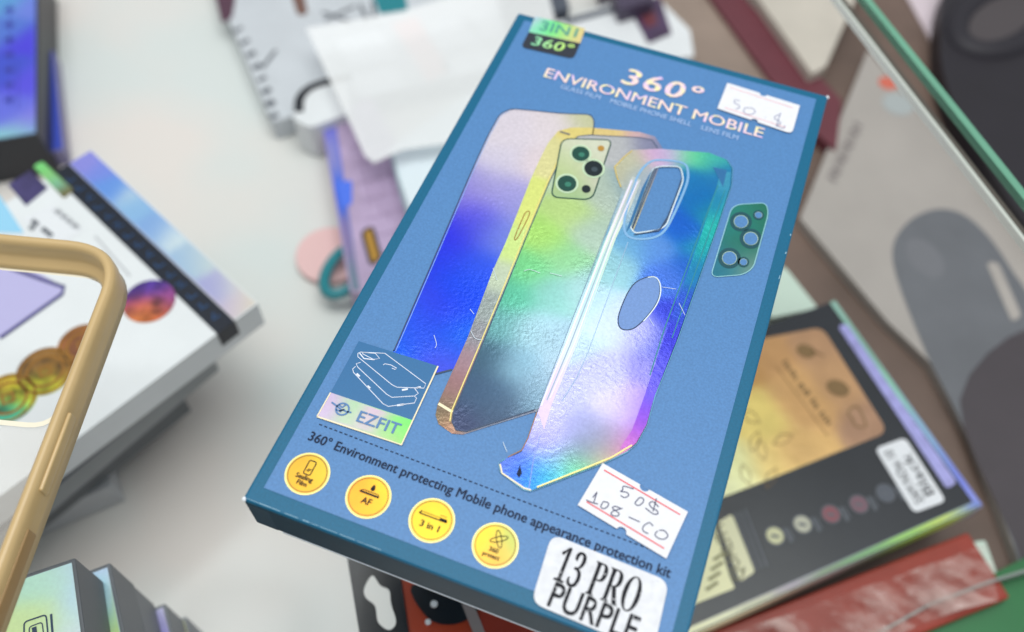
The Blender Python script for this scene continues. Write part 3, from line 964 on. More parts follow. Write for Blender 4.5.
for i in range(N):
    for k in range(len(prof)):
        k2 = (k + 1) % len(prof)
        bm.faces.new((rings[i][k], rings[i][k2], rings[(i + 1) % N][k2], rings[(i + 1) % N][k]))
bmesh.ops.recalc_face_normals(bm, faces=bm.faces[:])
obj("frame", bm, M['beige'], bc, True)
# back plate with its wide camera opening
u1, v1 = d1, d2
inn = [c1 + u1 * .5 + v1 * .5, c0 - u1 * .5 + v1 * .5, c3 - u1 * .5 - v1 * .5, c2 + u1 * .5 - v1 * .5]
inn = ccw(rounded([Vector((p.x, p.y, gz + .10)) for p in inn], .8))
op_ = [c1 + u1 * .62 + v1 * .62, c1 + u1 * 6.6 + v1 * .62, c1 + u1 * 6.6 + v1 * 5.35, c1 + u1 * .62 + v1 * 5.35]
op_ = ccw(rounded([Vector((p.x, p.y, gz + .10)) for p in op_], .75))
obj("back_plate", sheet(inn, .08, (op_,)), M['frost'], bc)
obj("opening_rim", stroke([p + Vector((0, 0, .02)) for p in op_], .14, True), mat('cream_silicone', (232, 226, 204), .4), bc)
sk = c1 + d2 * 5.2
nn = Vector((-d2.y, d2.x, 0))
if nn.dot(cen - c1) > 0:
    nn = -nn
bm = cuboid(Vector((sk.x, sk.y, 0)) - nn * .06, d2, nn, 2.1, .13, -.66, .36, .06, 3)
obj("side_button", bm, M['beige'], bc, True)
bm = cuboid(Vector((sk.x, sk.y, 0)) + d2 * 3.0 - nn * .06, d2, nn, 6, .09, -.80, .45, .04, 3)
obj("side_shade", bm, M['beige_dark'], bc, True)  # strip whose darker beige paints shade on the outer wall

# ------------------------------------------------------------------ stack of cartons at left
wb = Box("carton_box", "white carton topping the left stack, black spine band and round hologram seals", "box", (258, 303), (92, 150), -10, 12.5, 1.5, M['white_card'],
         "cartons in the left stack", back=0)
obj("black_spine", sheet(ccw(wb.quad(.02, wb.a, 1.15, 2.0))), M['spine'], wb.root)
bm = cuboid(wb.at(-.025, 1.15, 0), wb.u, wb.v, .1, .85, -9.99, .9, 0)
obj("spine_fold", bm, M['spine'], wb.root)
bm = bmesh.new()
for k in range(15):
    a0 = .6 + k * .72
    bm = bmesh.new()
    stroke([wb.at(a0, 1.42, .024), wb.at(a0, 1.72, .024), wb.at(a0 + .26, 1.5 + (k % 3) * .1, .024)] + ([wb.at(a0 + .26, 1.74, .024)] if k % 2 else []), .06, bm=bm)
    obj("spine_lettering", bm, M['spine_ink'], wb.root)
obj("iridescent_band", inked(ccw(wb.quad(.06, wb.a, .06, 1.13)), [(95, 155, (150, 150, 236)), (112, 165, (130, 150, 240)), (120, 185, (110, 160, 240)), (140, 200, (150, 196, 240)), (135, 190, (206, 226, 240)),
    (165, 225, (140, 180, 236)), (175, 228, (226, 240, 244)), (200, 255, (160, 196, 236)), (205, 254, (240, 240, 220)), (225, 285, (176, 176, 226)), (235, 283, (238, 238, 220)), (248, 300, (246, 238, 196)), (242, 300, (206, 190, 226))], .25, (), .8), M['foil_flat'], wb.root)
zt = -9.985
obj("square_picture", sheet(ccw(pxs([(8, 185), (30, 170), (48, 188), (26, 206)], zt))), mat('dark_violet_print', (64, 56, 104), .4, noise=.4, nscale=120), wb.root)
obj("green_sticker", inked(ccw(rounded(pxs([(33, 166), (42, 161), (74, 190), (64, 199)], zt), .15)), [(40, 167, (130, 224, 130)), (52, 178, (150, 214, 120)), (58, 183, (130, 200, 190)), (66, 193, (120, 104, 60))], .2, (), .8), M['foil_flat'], wb.root)
bl_ = obj("barcode_label", sheet(ccw(rounded(pxs([(22, 218), (52, 204), (84, 230), (52, 248)], zt), .12))), M['paper'], wb.root)
bm = bmesh.new()
for k in range(9):
    f = k / 8
    x, y = 53 + 22 * f, 211 + 18 * f
    stroke(pxs([(x, y), (x + 5.5, y - 3.6 + 1.2)], zt + .012), .05 + .07 * (k % 2), bm=bm)
for p in ([(32, 220), (38, 225)], [(42, 228), (52, 236)], [(30, 226), (34, 229)]):
    stroke(pxs(p, zt + .012), .2, bm=bm)
obj("barcode", bm, M['text_grey'], bl_)
rs = obj("round_seal", inked(disc(PX(149, 301, zt), 1.02, 40), [(135, 290, (70, 40, 130)), (150, 287, (80, 50, 150)), (165, 300, (130, 60, 130)), (140, 305, (170, 60, 90)), (150, 315, (230, 120, 40)), (160, 312, (210, 100, 80)), (142, 312, (200, 130, 60))], .2, (), .8), M['foil_seal'], wb.root)
for (x, y, r, rgbs) in ((83, 345, .95, ((150, 90, 50), (170, 110, 60), (120, 70, 50))), (45, 371, 1.05, ((140, 100, 50), (150, 104, 40), (190, 190, 40))), (8, 398, 1.05, ((170, 140, 40), (200, 190, 30), (60, 180, 150)))):
    sl = obj("round_seal", inked(disc(PX(x, y, zt), r, 40), [(x - 12, y - 10, rgbs[0]), (x + 12, y - 4, rgbs[1]), (x, y + 14, rgbs[2])], .2, (), .8), M['foil_seal'], wb.root)
    bm = stroke(disc(PX(x, y, zt + .012), r * .62, 30), .1, True)
    stroke(disc(PX(x, y, zt + .012), r * .9, 30), .08, True, bm)
    stroke(disc(PX(x, y, zt + .012), r * .25, 4), .12, True, bm)
    obj("seal_ring", bm, M['gold_line'], sl)
ph = obj("phone_picture", sheet(ccw(rounded(pxs([(-40, 292), (-10, 245), (64, 287), (62, 294), (0, 338), (-40, 360)], zt), .2))), mat('lavender_print', (186, 180, 222), .4), wb.root)
obj("picture_edge", stroke(pxs([(10, 268), (64, 287), (62, 294), (0, 338)], zt + .012), .16), mat('indigo_print', (62, 58, 120), .4), wb.root)
obj("blue_print", sheet(ccw(pxs([(-10, 190), (0, 196), (24, 233), (-10, 232)], zt))), mat('sky_print', (150, 206, 236), .4), wb.root)
obj("caption_lettering", stroke(pxs([(95, 236), (130, 276)], zt), .1), M['pale_grey_card'], wb.root)
Box("carton_box", "thin dark slab painting the shaded gap under the white one in the left stack", "box", (222, 338), (60, 200), -11.52, 12.2, .7, M['dark_grey'], "cartons in the left stack")  # dark slab stands in for the shaded gap between two cartons
Box("carton_box", "light grey carton in the middle of the left stack", "box", (211, 352), (50, 214), -12.24, 12.2, 1.5, M['grey_card'], "cartons in the left stack")
Box("carton_box", "dark inset filler painting the shaded gap, second from the bottom of the left stack", "box", (176, 384), (40, 250), -13.76, 11.5, 2.48, mat('gap_shade_card', (100, 104, 108), .5), "cartons in the left stack")  # filler, its dark colour gives the shade above the bottom carton
Box("carton_box", "pale grey carton at the bottom of the left stack, jutting out in front", "box", (112, 486), (88, 400), -16.26, 12, 1.7, M['pale_grey_card'], "cartons in the left stack")
# blue boxes at the top left
vb = Box("carton_box", "blue violet glossy carton with black front side in the top left corner", "box", (38, 134), (38, -40), -15.0, 11, 2.98, M['dark'])
obj("printed_lid", inked(ccw(vb.quad(.12, vb.a - .05, .12, 10.9)), [(10, 0, (100, 170, 230)), (30, 5, (120, 140, 240)), (10, 30, (90, 130, 226)), (28, 40, (82, 70, 236)), (8, 70, (70, 90, 220)), (28, 80, (96, 86, 240)), (10, 110, (110, 120, 240)), (28, 122, (140, 130, 244)), (20, 132, (150, 220, 220))], .4, (), 1.2), M['foil_flat'], vb.root)
bm = bmesh.new()
for k in range(7):
    y = 10 + k * 15
    stroke(pxs([(4, y), (14, y - 1)], -14.975), .3, bm=bm)
    stroke(pxs([(9, y - 5), (10, y + 5)], -14.975), .12, bm=bm)
stroke(pxs([(17, 60), (18, 108)], -14.975), .05, bm=bm)
obj("lid_lettering", bm, mat('deep_blue_ink', (60, 66, 170), .4), vb.root)
sb = Box("carton_box", "slim blue carton standing behind the violet one, near the white carton", "box", (64, 150), (54, 50), -16.9, 1.9, 1.09, mat('slate_violet_card', (128, 122, 160), .4), bevel=.04)
obj("blue_lid", sheet(ccw(sb.quad(.1, sb.a - .1, .05, 1.3))), mat('royal_blue_print', (66, 84, 190), .4), sb.root)

# ------------------------------------------------------------------ cascade of holographic cartons, bottom left
cols = [[(45, 580, (202, 251, 228)), (70, 565, (202, 228, 255)), (78, 600, (202, 235, 255)), (40, 620, (228, 255, 184)), (66, 628, (215, 247, 228)), (75, 640, (228, 235, 255)), (55, 575, (215, 255, 235)), (30, 640, (232, 255, 184))],
        [(100, 566, (209, 222, 255)), (96, 590, (164, 235, 255)), (112, 600, (209, 240, 253)), (100, 620, (145, 228, 255)), (117, 622, (228, 255, 151)), (108, 640, (222, 253, 164)), (121, 590, (228, 247, 240))],
        [(128, 612, (251, 243, 215)), (134, 605, (255, 248, 228)), (140, 630, (255, 253, 235))],
        [(165, 620, (161, 154, 228)), (172, 612, (251, 251, 255)), (170, 632, (184, 177, 247))],
        [(187, 620, (228, 228, 184)), (185, 630, (209, 212, 164))]]
wh = ["holographic pale green carton, uppermost of the bottom left cascade", "holographic blue and lime carton, second in the bottom left cascade",
      "dark carton with cream strip, middle one of the bottom left cascade", "grey carton with white and violet strip, fourth in the bottom left cascade",
      "lowest and rightmost carton of the bottom left cascade, olive strip on top"]
edge = [((75, 557.5), (86, 640)), ((110, 562.5), (126, 640)), ((133, 585), (147, 640)), ((165, 603), (176, 645)), ((186, 616), (196, 650))]
tops = [-5.0, -7.3, -9.6, -11.9, -14.2]
sides = ['grey_card', 'dark_grey', 'dark_grey', 'grey_card', 'pale_grey_card']
for k in range(5):
    A, B = edge[k]
    hb = Box("carton_box", wh[k], "box", A, B, tops[k], -7.5, 2.26 if k < 4 else 3.78, mat('side_card', (92 + 10 * k, 96 + 10 * k, 102 + 10 * k), .45), "cascade of holographic cartons", length=9)
    obj("holographic_lid", inked(ccw(hb.quad(.12, 8.9, .10, 7.4 if k < 2 else .75)), cols[k], .25, (), .8), M['foil_flat'], hb.root)
    if k == 0:
        z = hb.z + .024
        bm = stroke(rounded(pxs([(24, 622), (46, 614.5), (49, 645), (24, 650)], z), .1), .04, True)
        stroke(rounded(pxs([(29, 627), (42, 622), (45, 645), (30, 650)], z), .08), .03, True, bm)
        stroke(pxs([(34, 627), (36, 645)], z), .12, bm=bm)
        stroke(pxs([(51, 614), (53, 640)], z), .06, bm=bm)
        obj("lid_emblem", bm, M['dark_line'], hb.root)

# ------------------------------------------------------------------ packages at the top middle
def pack(name, label, cat, px, z, th, m, group=None, r=.15):
    P = ccw(rounded(pxs(px, z), r, 4))
    c = sum(P, Vector()) / len(P)
    t = thing(name, label, cat, (c.x, c.y, z - th), 0, group)
    bm = sheet(P, th)
    obj("carton", bm, m, t)
    return t


def tp(pts, z, r=0.0):
    P = pxs(pts, z)
    return ccw(rounded(P, r, 5) if r else P)


pk = pack("retail_package", "white package with a column of dark print, under the reflection sheet", "package", [(205, -30), (225, 10), (272, 122), (345, 102), (470, 74), (560, 20), (540, -60)], -16.6, 1.35, mat('dull_white_card', (200, 204, 209), .4, noise=.05, nscale=40))
z = -16.58
for k in range(8):
    bm = bmesh.new()
    f = k / 7
    x, y = 238 + 35 * f + math.sin(f * 3) * 4, 30 + 86 * f
    stroke(pxs([(x - 4, y + 2), (x + 4, y - 3)], z), .25 + .3 * random.random(), bm=bm)
    obj("dark_print", bm, M['text_grey'], pk)
for p in ([(262, 68), (276, 50)], [(322, 12), (352, 22)], [(325, 20), (355, 6)], [(360, 4), (368, 22)], [(372, 0), (375, 18)]):
    obj("dark_print", stroke(pxs(p, z), .22), M['text_grey'], pk)
obj("dark_picture", sheet(tp([(213, -12), (238, -16), (232, 18), (222, 24)], z, .3)), mat('plum_print', (84, 52, 70), .4), pk)
obj("brown_spot", sheet(tp([(290, -8), (304, -6), (308, 14), (298, 16)], z, .3)), mat('brown_print', (116, 84, 74), .4), pk)
obj("teal_picture", sheet(tp([(370, -10), (404, -14), (408, 10), (380, 14)], z, .2)), M['teal_ring'], pk)
obj("pink_strip", sheet(tp([(392, 24), (416, 16), (450, 70), (428, 82)], z)), M['pink'], pk)
for k, q in enumerate(([(336, 40), (380, 30), (398, 58), (350, 66)], [(425, 26), (458, 18), (478, 40), (438, 52)], [(350, 76), (395, 66), (408, 86), (362, 98)], [(470, 14), (510, 4), (524, 28), (484, 38)], [(440, 62), (488, 48), (500, 66), (452, 78)])):
    obj("icon_square", sheet(tp(q, z, .3)), mat('pale_icon_ink', (226, 230, 236), .5), pk)
pk = pack("clip_case", "small white case with a rounded black band, left of the mauve package", "case", [(292, 118), (296, 98), (310, 84), (345, 76), (352, 112), (310, 128)], -15.6, 2.3, M['white_card'], r=.4)
obj("black_band", stroke(smooth_path(pxs([(299, 112), (300, 98), (311, 87), (334, 80), (352, 77)], -15.58), False, 4), .52), M['dark'], pk)
pk = pack("retail_package", "mauve package with blue edge beside the teal ring", "package", [(320, 115), (372, 98), (450, 240), (420, 300), (350, 292)], -16.2, 1.75, M['mauve'])
z = -16.18
obj("blue_edge", inked(tp([(321, 117), (334, 112), (360, 290), (352, 290)], z), [(326, 120, (130, 130, 230)), (332, 160, (150, 150, 220)), (342, 190, (60, 110, 240)), (350, 240, (150, 130, 180)), (355, 285, (120, 140, 160))], .5, (), 1.5), M['foil_flat'], pk)
obj("blue_patch", sheet(tp([(336, 182), (352, 180), (352, 204), (342, 208)], z + .012, .2)), mat('bright_blue_print', (76, 116, 232), .4), pk)
bm = bmesh.new()
for k in range(5):
    stroke(pxs([(352 + k * 9, 120 + k * 3), (372 + k * 9, 205 + k * 8)], z + .01), .06, bm=bm)
for k in range(8):
    stroke(pxs([(345 + k * 4, 130 + k * 18), (385 + k * 4, 118 + k * 18)], z + .01), .04, bm=bm)
obj("grid_print", bm, mat('plum_line', (146, 122, 156), .5), pk)
obj("amber_label", sheet(tp([(362, 232), (372, 226), (381, 258), (371, 265)], z + .012, .25)), M['orange_pill'], pk)
obj("amber_frame", stroke(tp([(362, 232), (372, 226), (381, 258), (371, 265)], z + .022, .25), .16, True), M['dark'], pk)
pk = pack("retail_package", "pale blue package half hidden behind the blue carton's left edge", "package", [(390, 150), (402, 138), (520, 60), (520, 200), (420, 240)], -15.4, .75, mat('ice_blue_card', (222, 232, 238), .4))
obj("grey_seam", stroke(pxs([(391, 152), (405, 205), (418, 236)], -15.38), .14), mat('seam_grey', (150, 172, 178), .5), pk)
o = obj("round_card", sheet(disc(PX(330, 254, -17.6), 1.75, 36), .35), M['pink'])
tag(o, "pale pink round card lying partly under the teal ring", "card")
bm = bmesh.new()
c = PX(345, 270, -16.9)
for k in range(36):
    a = 2 * math.pi * k / 36
    for j in range(8):
        b_ = 2 * math.pi * j / 8
        rr = 1 + .0
        R1, R2 = .85, 1.55
        bm.verts.new((c.x + (R1 + .3 * math.cos(b_)) * math.cos(a), c.y + (R2 + .3 * math.cos(b_)) * math.sin(a), c.z + .25 * math.sin(b_)))
bm.verts.ensure_lookup_table()
for k in range(36):
    for j in range(8):
        bm.faces.new([bm.verts[i] for i in (k * 8 + j, ((k + 1) % 36) * 8 + j, ((k + 1) % 36) * 8 + (j + 1) % 8, k * 8 + (j + 1) % 8)])
bmesh.ops.recalc_face_normals(bm, faces=bm.faces[:])
o = obj("ring_holder", bm, M['teal_ring'], None, True)
tag(o, "teal oval plastic ring against the mauve package", "ring")
fz = -14.4  # white sheet stands in for the ceiling light reflected in the glass
o = obj("glare_sheet", sheet(tp([(306, 28), (365, 156), (374, 163), (402, 150), (470, 140), (560, 40), (540, -40), (470, -10), (400, 12)], fz), .03), M['film'])
tag(o, "milky sheet standing in for a ceiling light reflection, upper middle", "reflection sheet")
pk = pack("flat_case", "dark grey flat case behind the blue carton's top left corner", "case", [(496, -20), (556, -34), (570, 8), (508, 26)], -15.8, 2.1, M['dark_grey'])
pk = pack("retail_package", "white package with plum pictures, top centre behind the blue carton", "package", [(556, 22), (650, -10), (690, 30), (694, 56), (600, 70)], -16.2, 1.7, M['white_card'])
z = -16.18
obj("plum_picture", sheet(tp([(628, 6), (660, -4), (672, 34), (648, 44)], z, .15)), mat('deep_plum_print', (74, 54, 84), .4, noise=.3, nscale=60), pk)
obj("grey_stripe", stroke(pxs([(565, 22), (640, 2)], z), .5), M['dark_grey'], pk)
obj("red_spot", sheet(tp([(640, 14), (654, 10), (658, 24), (646, 28)], z + .012, .2)), M['maroon'], pk)
pk = pack("retail_package", "dark plum package at the top edge beside the white package", "package", [(600, -40), (640, -40), (654, 0), (620, 10)], -15.2, 2.7, mat('plum_card', (72, 62, 84), .45))

# ------------------------------------------------------------------ right half: taupe board, maroon and grey packages
bd = obj("wooden_board", sheet(tp([(610, -60), (1000, -60), (1250, 300), (1250, 800), (640, 800), (640, 300)], -17.4), .59), M['brown_board'])
tag(bd, "taupe wood board lining the right half of the shelf", "board")
pk = pack("retail_package", "maroon package lying aslant behind the blue carton's top right corner", "package", [(690, -30), (718, -30), (842, 100), (836, 150), (800, 120)], -16.6, .79, M['maroon'])
pk = pack("retail_package", "pale beige wedge shaped package between maroon package and green glass edge", "package", [(738, -30), (868, -30), (826, 66), (812, 74)], -15.9, 1.48, mat('pale_beige_card', (196, 188, 176), .45, noise=.08, nscale=30))
pk = pack("retail_package", "taupe striped package at the top, left of the maroon one", "package", [(650, -30), (690, -30), (790, 96), (700, 80), (660, 30)], -16.9, .49, mat('taupe_card', (146, 128, 116), .5, noise=.12, nscale=30))
hp = pack("headphone_package", "large pale grey package picturing a dark headphone, right side", "package", [(868, 50), (1060, 290), (1060, 700), (1024, 575), (972, 436), (930, 362), (888, 322), (800, 218)], -16.8, .59, M['greyish'])
z = -16.78
obj("headphone_picture", sheet(ccw(smooth_path(pxs([(893, 262), (905, 225), (938, 209), (972, 220), (1008, 264), (1040, 340), (1040, 620), (1012, 540), (960, 420), (925, 350)], z), True, 5))), M['headband'], hp)
obj("ear_pad", sheet(ccw(smooth_path(pxs([(960, 400), (1024, 330), (1060, 380), (1060, 640), (1014, 540)], z + .012), True, 4))), M['headpad'], hp)
obj("inner_ring", sheet(disc(PX(925, 258, z + .012), .9, 30, 1.3, .6)), mat('soft_grey_print', (112, 113, 118), .5), hp)
obj("pale_slot", sheet(tp([(986, 262), (998, 262), (1022, 316), (1012, 322)], z + .024, .3)), M['greyish'], hp)
obj("red_dot", sheet(disc(PX(888, 83, z), .55, 24)), mat('coral_print', (206, 104, 84), .5), hp)
obj("grey_dot", sheet(disc(PX(898, 104, z), .9, 24)), mat('mist_print', (166, 172, 172), .5), hp)
bm = bmesh.new()
for k in range(9):
    f = k / 8
    stroke(pxs([(828 + 26 * f, 176 - 54 * f), (836 + 26 * f, 182 - 54 * f)], z), .25 + .2 * (k % 2), bm=bm)
obj("side_lettering", bm, mat('stone_ink', (128, 120, 118), .5), hp)
pk = pack("carton_box", "small pale green box end between blue carton and black gold carton", "box", [(770, 262), (786, 268), (818, 308), (770, 318)], -15.2, 2.19, M['pale_green'])

# black and gold carton
bg = Box("carton_box", "black carton with a gold card window, lying right below the blue carton", "box", (983, 505), (835, 300), -13.9, 17.0, 1.3, M['black_gold'])
z = -13.888
gc = tp([(700, 350), (745, 342), (822, 327), (888, 432), (724, 497), (660, 510)], z, .5)
gd = obj("gold_window", inked(gc, [(735, 360, (208, 155, 87)), (760, 350, (215, 163, 108)), (815, 335, (201, 155, 116)), (840, 380, (208, 161, 116)), (880, 428, (189, 146, 116)), (800, 400, (232, 180, 118)), (760, 420, (255, 227, 131)), (800, 455, (243, 196, 126)), (740, 470, (255, 255, 187)), (730, 490, (255, 255, 201)), (770, 465, (255, 220, 136))], .3, (), 1.2), M['gold_card'], bg.root)  # pale points at lower left paint a highlight into the gold
bm = bmesh.new()
for c, r in (((806, 351), .42), ((838, 388), .5)):
    t = sheet(disc(PX(*c, z + .02), r, 20, r * .8)); me = bpy.data.meshes.new("t"); t.to_mesh(me); t.free(); bm.from_mesh(me); bpy.data.meshes.remove(me)
stroke(pxs([(776, 366), (828, 436)], z + .02), .03, bm=bm)
stroke(pxs([(748, 362), (722, 400)], z + .02), .03, bm=bm)
for k in range(20):                      # two rows of small print
    f = k / 19
    x, y = 785 + 44 * f, 362 + 61 * f
    if k not in (6, 11, 15):
        stroke(pxs([(x - 2.4, y + 1.6), (x + 2.6 - (k % 3), y - 2 + (k % 2))], z + .02), .10, bm=bm)
for k in range(6):                       # leaf shaped sketch lines
    x, y = 742 + (k * 17) % 68, 410 + (k * 29) % 62
    a_ = .6 + (k * .7) % 2.2
    dx, dy = math.cos(a_) * 22, math.sin(a_) * 22
    stroke(smooth_path(pxs([(x, y), (x + dx * .5 - dy * .25, y + dy * .5 + dx * .25), (x + dx, y + dy)], z + .02), False, 4), .035, bm=bm)
    stroke(smooth_path(pxs([(x, y), (x + dx * .5 + dy * .2, y + dy * .5 - dx * .2), (x + dx, y + dy)], z + .021), False, 4), .025, bm=bm)
stroke(smooth_path(pxs([(848, 412), (856, 406), (862, 414), (866, 426), (856, 426), (852, 418)], z + .02), True, 4), .07, True, bm)
stroke(pxs([(812, 350), (824, 356)], z + .02), .07, bm=bm)
obj("dark_drawing", bm, mat('umber_ink', (128, 98, 56), .5), gd)
wl = obj("white_label", sheet(tp([(875, 448.5), (905, 437.5), (946, 501), (914, 513)], z + .012, .25)), M['paper'], bg.root)
zz = z + .03
A_, B_ = PX(930, 505, zz), PX(884, 449, zz)
bm = bmesh.new()
a, b = PX(917, 507, zz), PX(882, 452, zz)
# upside-down lettering, read from the far side
text("SAM NOte 10", PX(924.5, 501, zz), PX(892, 449.5, zz), .40, .0, bm=bm, up=PX(921, 508.5, zz) - PX(937, 502.5, zz))
text("Black", PX(935, 493, zz), PX(909.5, 452.5, zz), .46, .0, bm=bm, up=PX(921, 508.5, zz) - PX(937, 502.5, zz))
obj("label_lettering", bm, M['ink'], wl)
pl = obj("violet_strip", sheet(tp([(838, 326), (847, 323.5), (957, 482.5), (947, 489)], z + .012, .2)), mat('lavender_foil', (160, 158, 214), .35, noise=.15, nscale=200), bg.root)
for (x, y, rgb) in ((775, 535.6, (206, 204, 160)), (802.5, 524, (186, 184, 164)), (831, 514, (134, 74, 84)), (859, 504, (120, 84, 96)), (885.6, 493, (84, 88, 98))):
    ds = obj("round_emblem", sheet(disc(PX(x, y, z), .38, 24)), mat('pearl_emblem', rgb, .3), bg.root)
    bm = stroke(disc(PX(x, y, z + .012), .36, 24), .06, True)
    stroke(pxs([(x - 4, y), (x + 4, y + 1)], z + .012), .12, bm=bm)
    obj("emblem_print", bm, M['text_grey'], ds)
bm = bmesh.new()
for k in range(5):
    x, y = 787 + k * 28, 536 - k * 10.5
    stroke(pxs([(x - 3, y - 8), (x + 5, y + 6)], z), .12, bm=bm)
    stroke(pxs([(x + 1, y - 8), (x + 7, y + 3)], z), .06, bm=bm)
obj("small_print", bm, M['text_grey'], bg.root)
for q in ([(690, 560), (722, 520), (748, 586), (700, 610)], [(708, 545), (716, 560), (690, 580), (680, 560)]):
    pass
cp = obj("cream_plate", sheet(tp([(690, 545), (714, 523), (730, 578), (735, 588), (690, 606)], z, .1)), mat('pale_cream_print', (240, 236, 186), .35), bg.root)
cp2 = obj("cream_plate", sheet(tp([(718, 522), (732, 514), (755, 572), (740, 582)], z, .15)), mat('pale_cream_print', (226, 222, 182), .35), bg.root)
bm = text("QUALITY", PX(746, 577, z + .014), PX(722, 520, z + .014), .55, .0, up=PX(735, 560, z) - PX(750, 553, z))
obj("plate_lettering", bm, mat('olive_ink', (120, 116, 84), .5), cp2)
bm = bmesh.new()
for k in range(4):
    stroke(pxs([(722 + k * 2.5 - 16, 590 - k * 10), (716 + k * 2.5 + 2, 582 - k * 10)], z + .014), .12, bm=bm)
obj("plate_lettering", bm, mat('olive_ink', (140, 136, 96), .5), cp)
bm = bmesh.new()
for k in range(3):
    stroke(pxs([(735 + k * 5, 513 - k * 2), (757 + k * 5, 570 - k * 2)], z), .07, bm=bm)
obj("fine_print", bm, M['text_grey'], bg.root)
# iridescent rims: right edge and front side
obj("iridescent_rim", inked(ccw(bg.quad(.03, .26, .1, 16.9, .016)), [(975, 506, (130, 150, 220)), (945, 517, (206, 226, 110)), (905, 532, (160, 210, 110)), (860, 550, (120, 170, 120)), (820, 566, (130, 150, 120)), (790, 578, (170, 160, 170)), (750, 592, (200, 200, 170)), (710, 608, (246, 244, 206)), (690, 616, (236, 234, 190))], .25, (), 1.0), M['foil_flat'], bg.root)
obj("iridescent_rim", inked(ccw(bg.quad(.03, bg.a - .03, .03, .30)), [(838, 305, (160, 206, 190)), (870, 345, (140, 190, 170)), (900, 390, (150, 214, 180)), (930, 430, (150, 190, 220)), (960, 470, (120, 130, 230)), (980, 500, (150, 160, 240))], .3, (), 1.0), M['foil_flat'], bg.root)
fr = cuboid(bg.at(-.03, 0, 0), bg.u, bg.v, .06, 17, bg.z - .05, 1.1, 0)
lay = fr.verts.layers.float_color.new("ink")
bmesh.ops.subdivide_edges(fr, edges=[e for e in fr.edges if e.calc_length() > 5], cuts=24)
lay = fr.verts.layers.float_color["ink"]
ramp = [(0, (150, 150, 200)), (1.2, (196, 220, 90)), (3.4, (150, 196, 90)), (5, (104, 130, 110)), (7, (150, 140, 140)), (9, (170, 160, 140)), (11.5, (236, 232, 190)), (17, (206, 200, 160))]
for v in fr.verts:
    d = (v.co - bg.A).dot(bg.v)
    for i in range(len(ramp) - 1):
        if ramp[i][0] <= d + .001 <= ramp[i + 1][0] + .01:
            t = (d - ramp[i][0]) / (ramp[i + 1][0] - ramp[i][0])
            v[lay] = Vector(lin(ramp[i][1])).lerp(Vector(lin(ramp[i + 1][1])), min(1, max(0, t)))[:] + (1,)
obj("iridescent_side", fr, M['foil_flat'], bg.root)

# orange package and its crinkled bag below it, green box at the corner
og = Box("retail_package", "brick red package lying under the black gold carton", "package", (968, 532), (690, 640), -15.25, 2.8, 2.1, M['deep_red'], bevel=.1)
bm = bmesh.new()
nx_, ny_ = 40, 10
z0 = -15.0
G = {}
for i in range(nx_ + 1):
    for j in range(ny_ + 1):
        s, t = i / nx_, j / ny_
        ax, ay = 985 - 300 * s, 545 + 105 * s
        bx, by = 1000 - 300 * s, 600 + 110 * s
        x, y = ax + (bx - ax) * t - 14 * math.sin(s * 9) * t, ay + (by - ay) * t
        p = PX(x, y, z0 + .5 - .3 * t)
        p.z += .14 * math.sin(i * .9 + j * .5) + .08 * math.sin(i * 2.1 - j * 1.3) + random.uniform(-.05, .05)
        G[i, j] = bm.verts.new(p)
for i in range(nx_):
    for j in range(ny_):
        bm.faces.new((G[i, j], G[i + 1, j], G[i + 1, j + 1], G[i, j + 1]))
bmesh.ops.recalc_face_normals(bm, faces=bm.faces[:])
o = obj("plastic_bag", bm, M['bag'], None, True)
tag(o, "crinkled clear plastic bag with painted pinkish sheen in front of the brick red package", "plastic bag")
pk = pack("retail_package", "white and pale green package end peeking out by the plastic bag", "package", [(958, 545), (985, 540), (1003, 590), (975, 606)], -15.9, 1.49, M['pale_green'])
gb = Box("carton_box", "green carton in the bottom right corner", "box", (1060, 540), (860, 640), -15.8, 8.0, 1.59, M['green_card'])
bm = stroke(pxs([(880, 632), (930, 604), (985, 583), (1060, 560)], -15.0), .10)
for v in bm.verts:
    pass
r = bmesh.ops.extrude_face_region(bm, geom=bm.faces[:])
bmesh.ops.translate(bm, verts=[g for g in r['geom'] if isinstance(g, bmesh.types.BMVert)], vec=(0, 0, -.78))
bmesh.ops.recalc_face_normals(bm, faces=bm.faces[:])
o = obj("plastic_strip", bm, mat('grey_film', (140, 146, 142), .3))
tag(o, "curved pale plastic strip lying on the green carton", "strip")

# hang tag and orange package under the front of the blue carton
ht = ccw(rounded(pxs([(345, 545), (398, 560), (410, 640), (362, 650)], -9.0), .3, 5))
slot = ccw(smooth_path(pxs([(372, 575), (380, 585), (389, 590), (391, 604), (396, 622), (389, 630), (378, 622), (375, 606), (366, 598), (364, 588)], -9.0), True, 4))
t = thing("blister_package", "orange blister package with black slotted hang tag under the blue carton's front", "package", (ht[0].x, ht[0].y, -11))
obj("hang_tag", sheet(ht, .06, (slot,)), M['black_plastic'], t)
op = ccw(rounded(pxs([(392, 560), (520, 580), (530, 700), (412, 690)], -9.1), .2, 4))
obj("orange_card", sheet(op, .06), M['orange'], t)
o = obj("dark_blister", sheet(ccw(smooth_path(pxs([(412, 585), (470, 590), (478, 610), (455, 624), (428, 618)], -9.05), True, 4)), .02), M['black_plastic'], t)
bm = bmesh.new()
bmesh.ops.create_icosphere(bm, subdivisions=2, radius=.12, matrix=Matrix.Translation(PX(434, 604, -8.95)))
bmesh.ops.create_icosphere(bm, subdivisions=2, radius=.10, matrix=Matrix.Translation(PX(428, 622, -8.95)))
obj("blister_glint", bm, M['wear_and_glint'], t, True)  # white beads stand in for highlights on the blister
obj("grey_fold", stroke(pxs([(466, 600), (482, 640)], -9.03), .35), mat('grey_plastic', (150, 140, 140), .4), t)
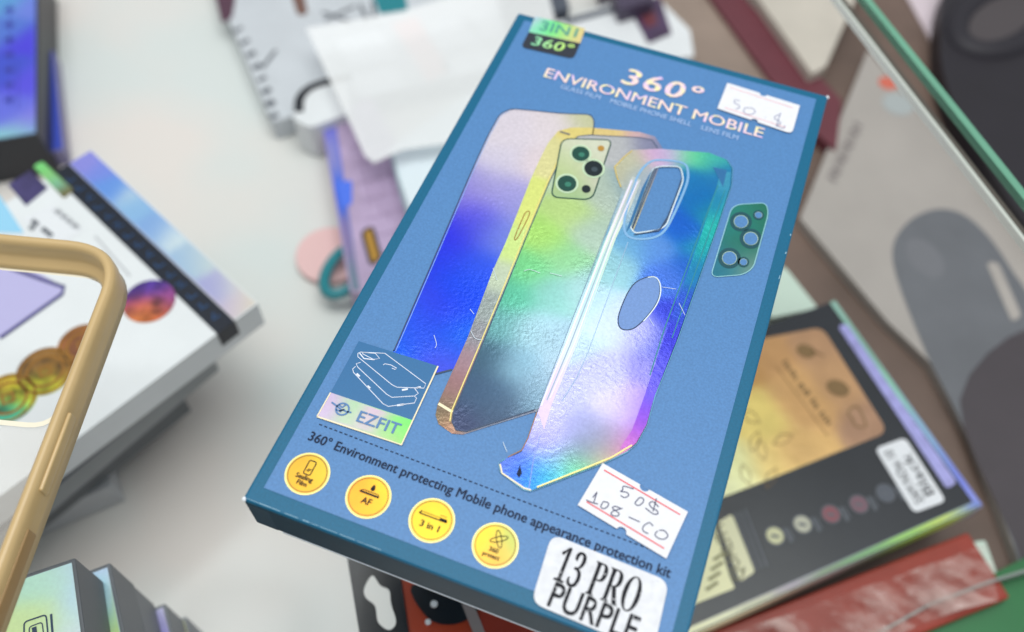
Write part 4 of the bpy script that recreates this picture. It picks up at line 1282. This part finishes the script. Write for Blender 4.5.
obj("dark_red_card", sheet(tp([(478, 600), (540, 610), (540, 680), (490, 680)], -9.04), .01), M['deep_red'], t)
o = obj("support_block", cuboid(PX(470, 640, -9.2), U_, Vector((0, 1, 0)), 5, 6, -9.2, 8.7, .1), M['dark_grey'])
tag(o, "dark grey box under the orange blister package", "box")

# ------------------------------------------------------------------ outside the counter, top right
ow = pack("carton_box", "pinkish white carton outside the green glass edge, top right", "box", [(876, -60), (1010, -80), (1160, 200), (1090, 330)], -17.3, 0.69, M['pinkish_white'])
obj("faint_print", sheet(disc(PX(945, 22, -17.28), .5, 20, .9)), mat('lilac_print', (176, 170, 196), .5), ow)
hs = thing("headset", "black headset with oval ear cushion lying on the pinkish carton", "headset", PX(1000, 80, -17.3)[:])
cz_ = -17.2
c = PX(990, 38, cz_)
bm = bmesh.new()
n1, n2 = 40, 10
for k in range(n1):
    a = 2 * math.pi * k / n1
    for j in range(n2):
        b_ = 2 * math.pi * j / n2
        R1, R2 = 2.0, 3.6
        ca, sa = math.cos(-.5), math.sin(-.5)
        X = (R1 + .9 * math.cos(b_)) * math.cos(a); Y = (R2 + .9 * math.cos(b_)) * math.sin(a)
        bm.verts.new((c.x + X * ca - Y * sa, c.y + X * sa + Y * ca, c.z + 1.0 + .9 * math.sin(b_)))
bm.verts.ensure_lookup_table()
for k in range(n1):
    for j in range(n2):
        bm.faces.new([bm.verts[i] for i in (k * n2 + j, ((k + 1) % n1) * n2 + j, ((k + 1) % n1) * n2 + (j + 1) % n2, k * n2 + (j + 1) % n2)])
bmesh.ops.recalc_face_normals(bm, faces=bm.faces[:])
obj("ear_cushion", bm, mat('dark_blue_leatherette', (30, 27, 36), .6), hs, True)
obj("speaker_mesh", sheet(disc(c + Vector((0, 0, 1.58)), 1.9, 30, 3.4, -.5)), mat('grey_mesh', (72, 66, 68), .6), hs)
bm = sheet(ccw(smooth_path(pxs([(940, 40), (950, -20), (1000, -70), (1110, -80), (1140, 120), (1090, 260), (1040, 240), (985, 160), (950, 95)], -15.8), True, 5)), 1.45)
obj("headset_shell", bm, M['headset'], hs)
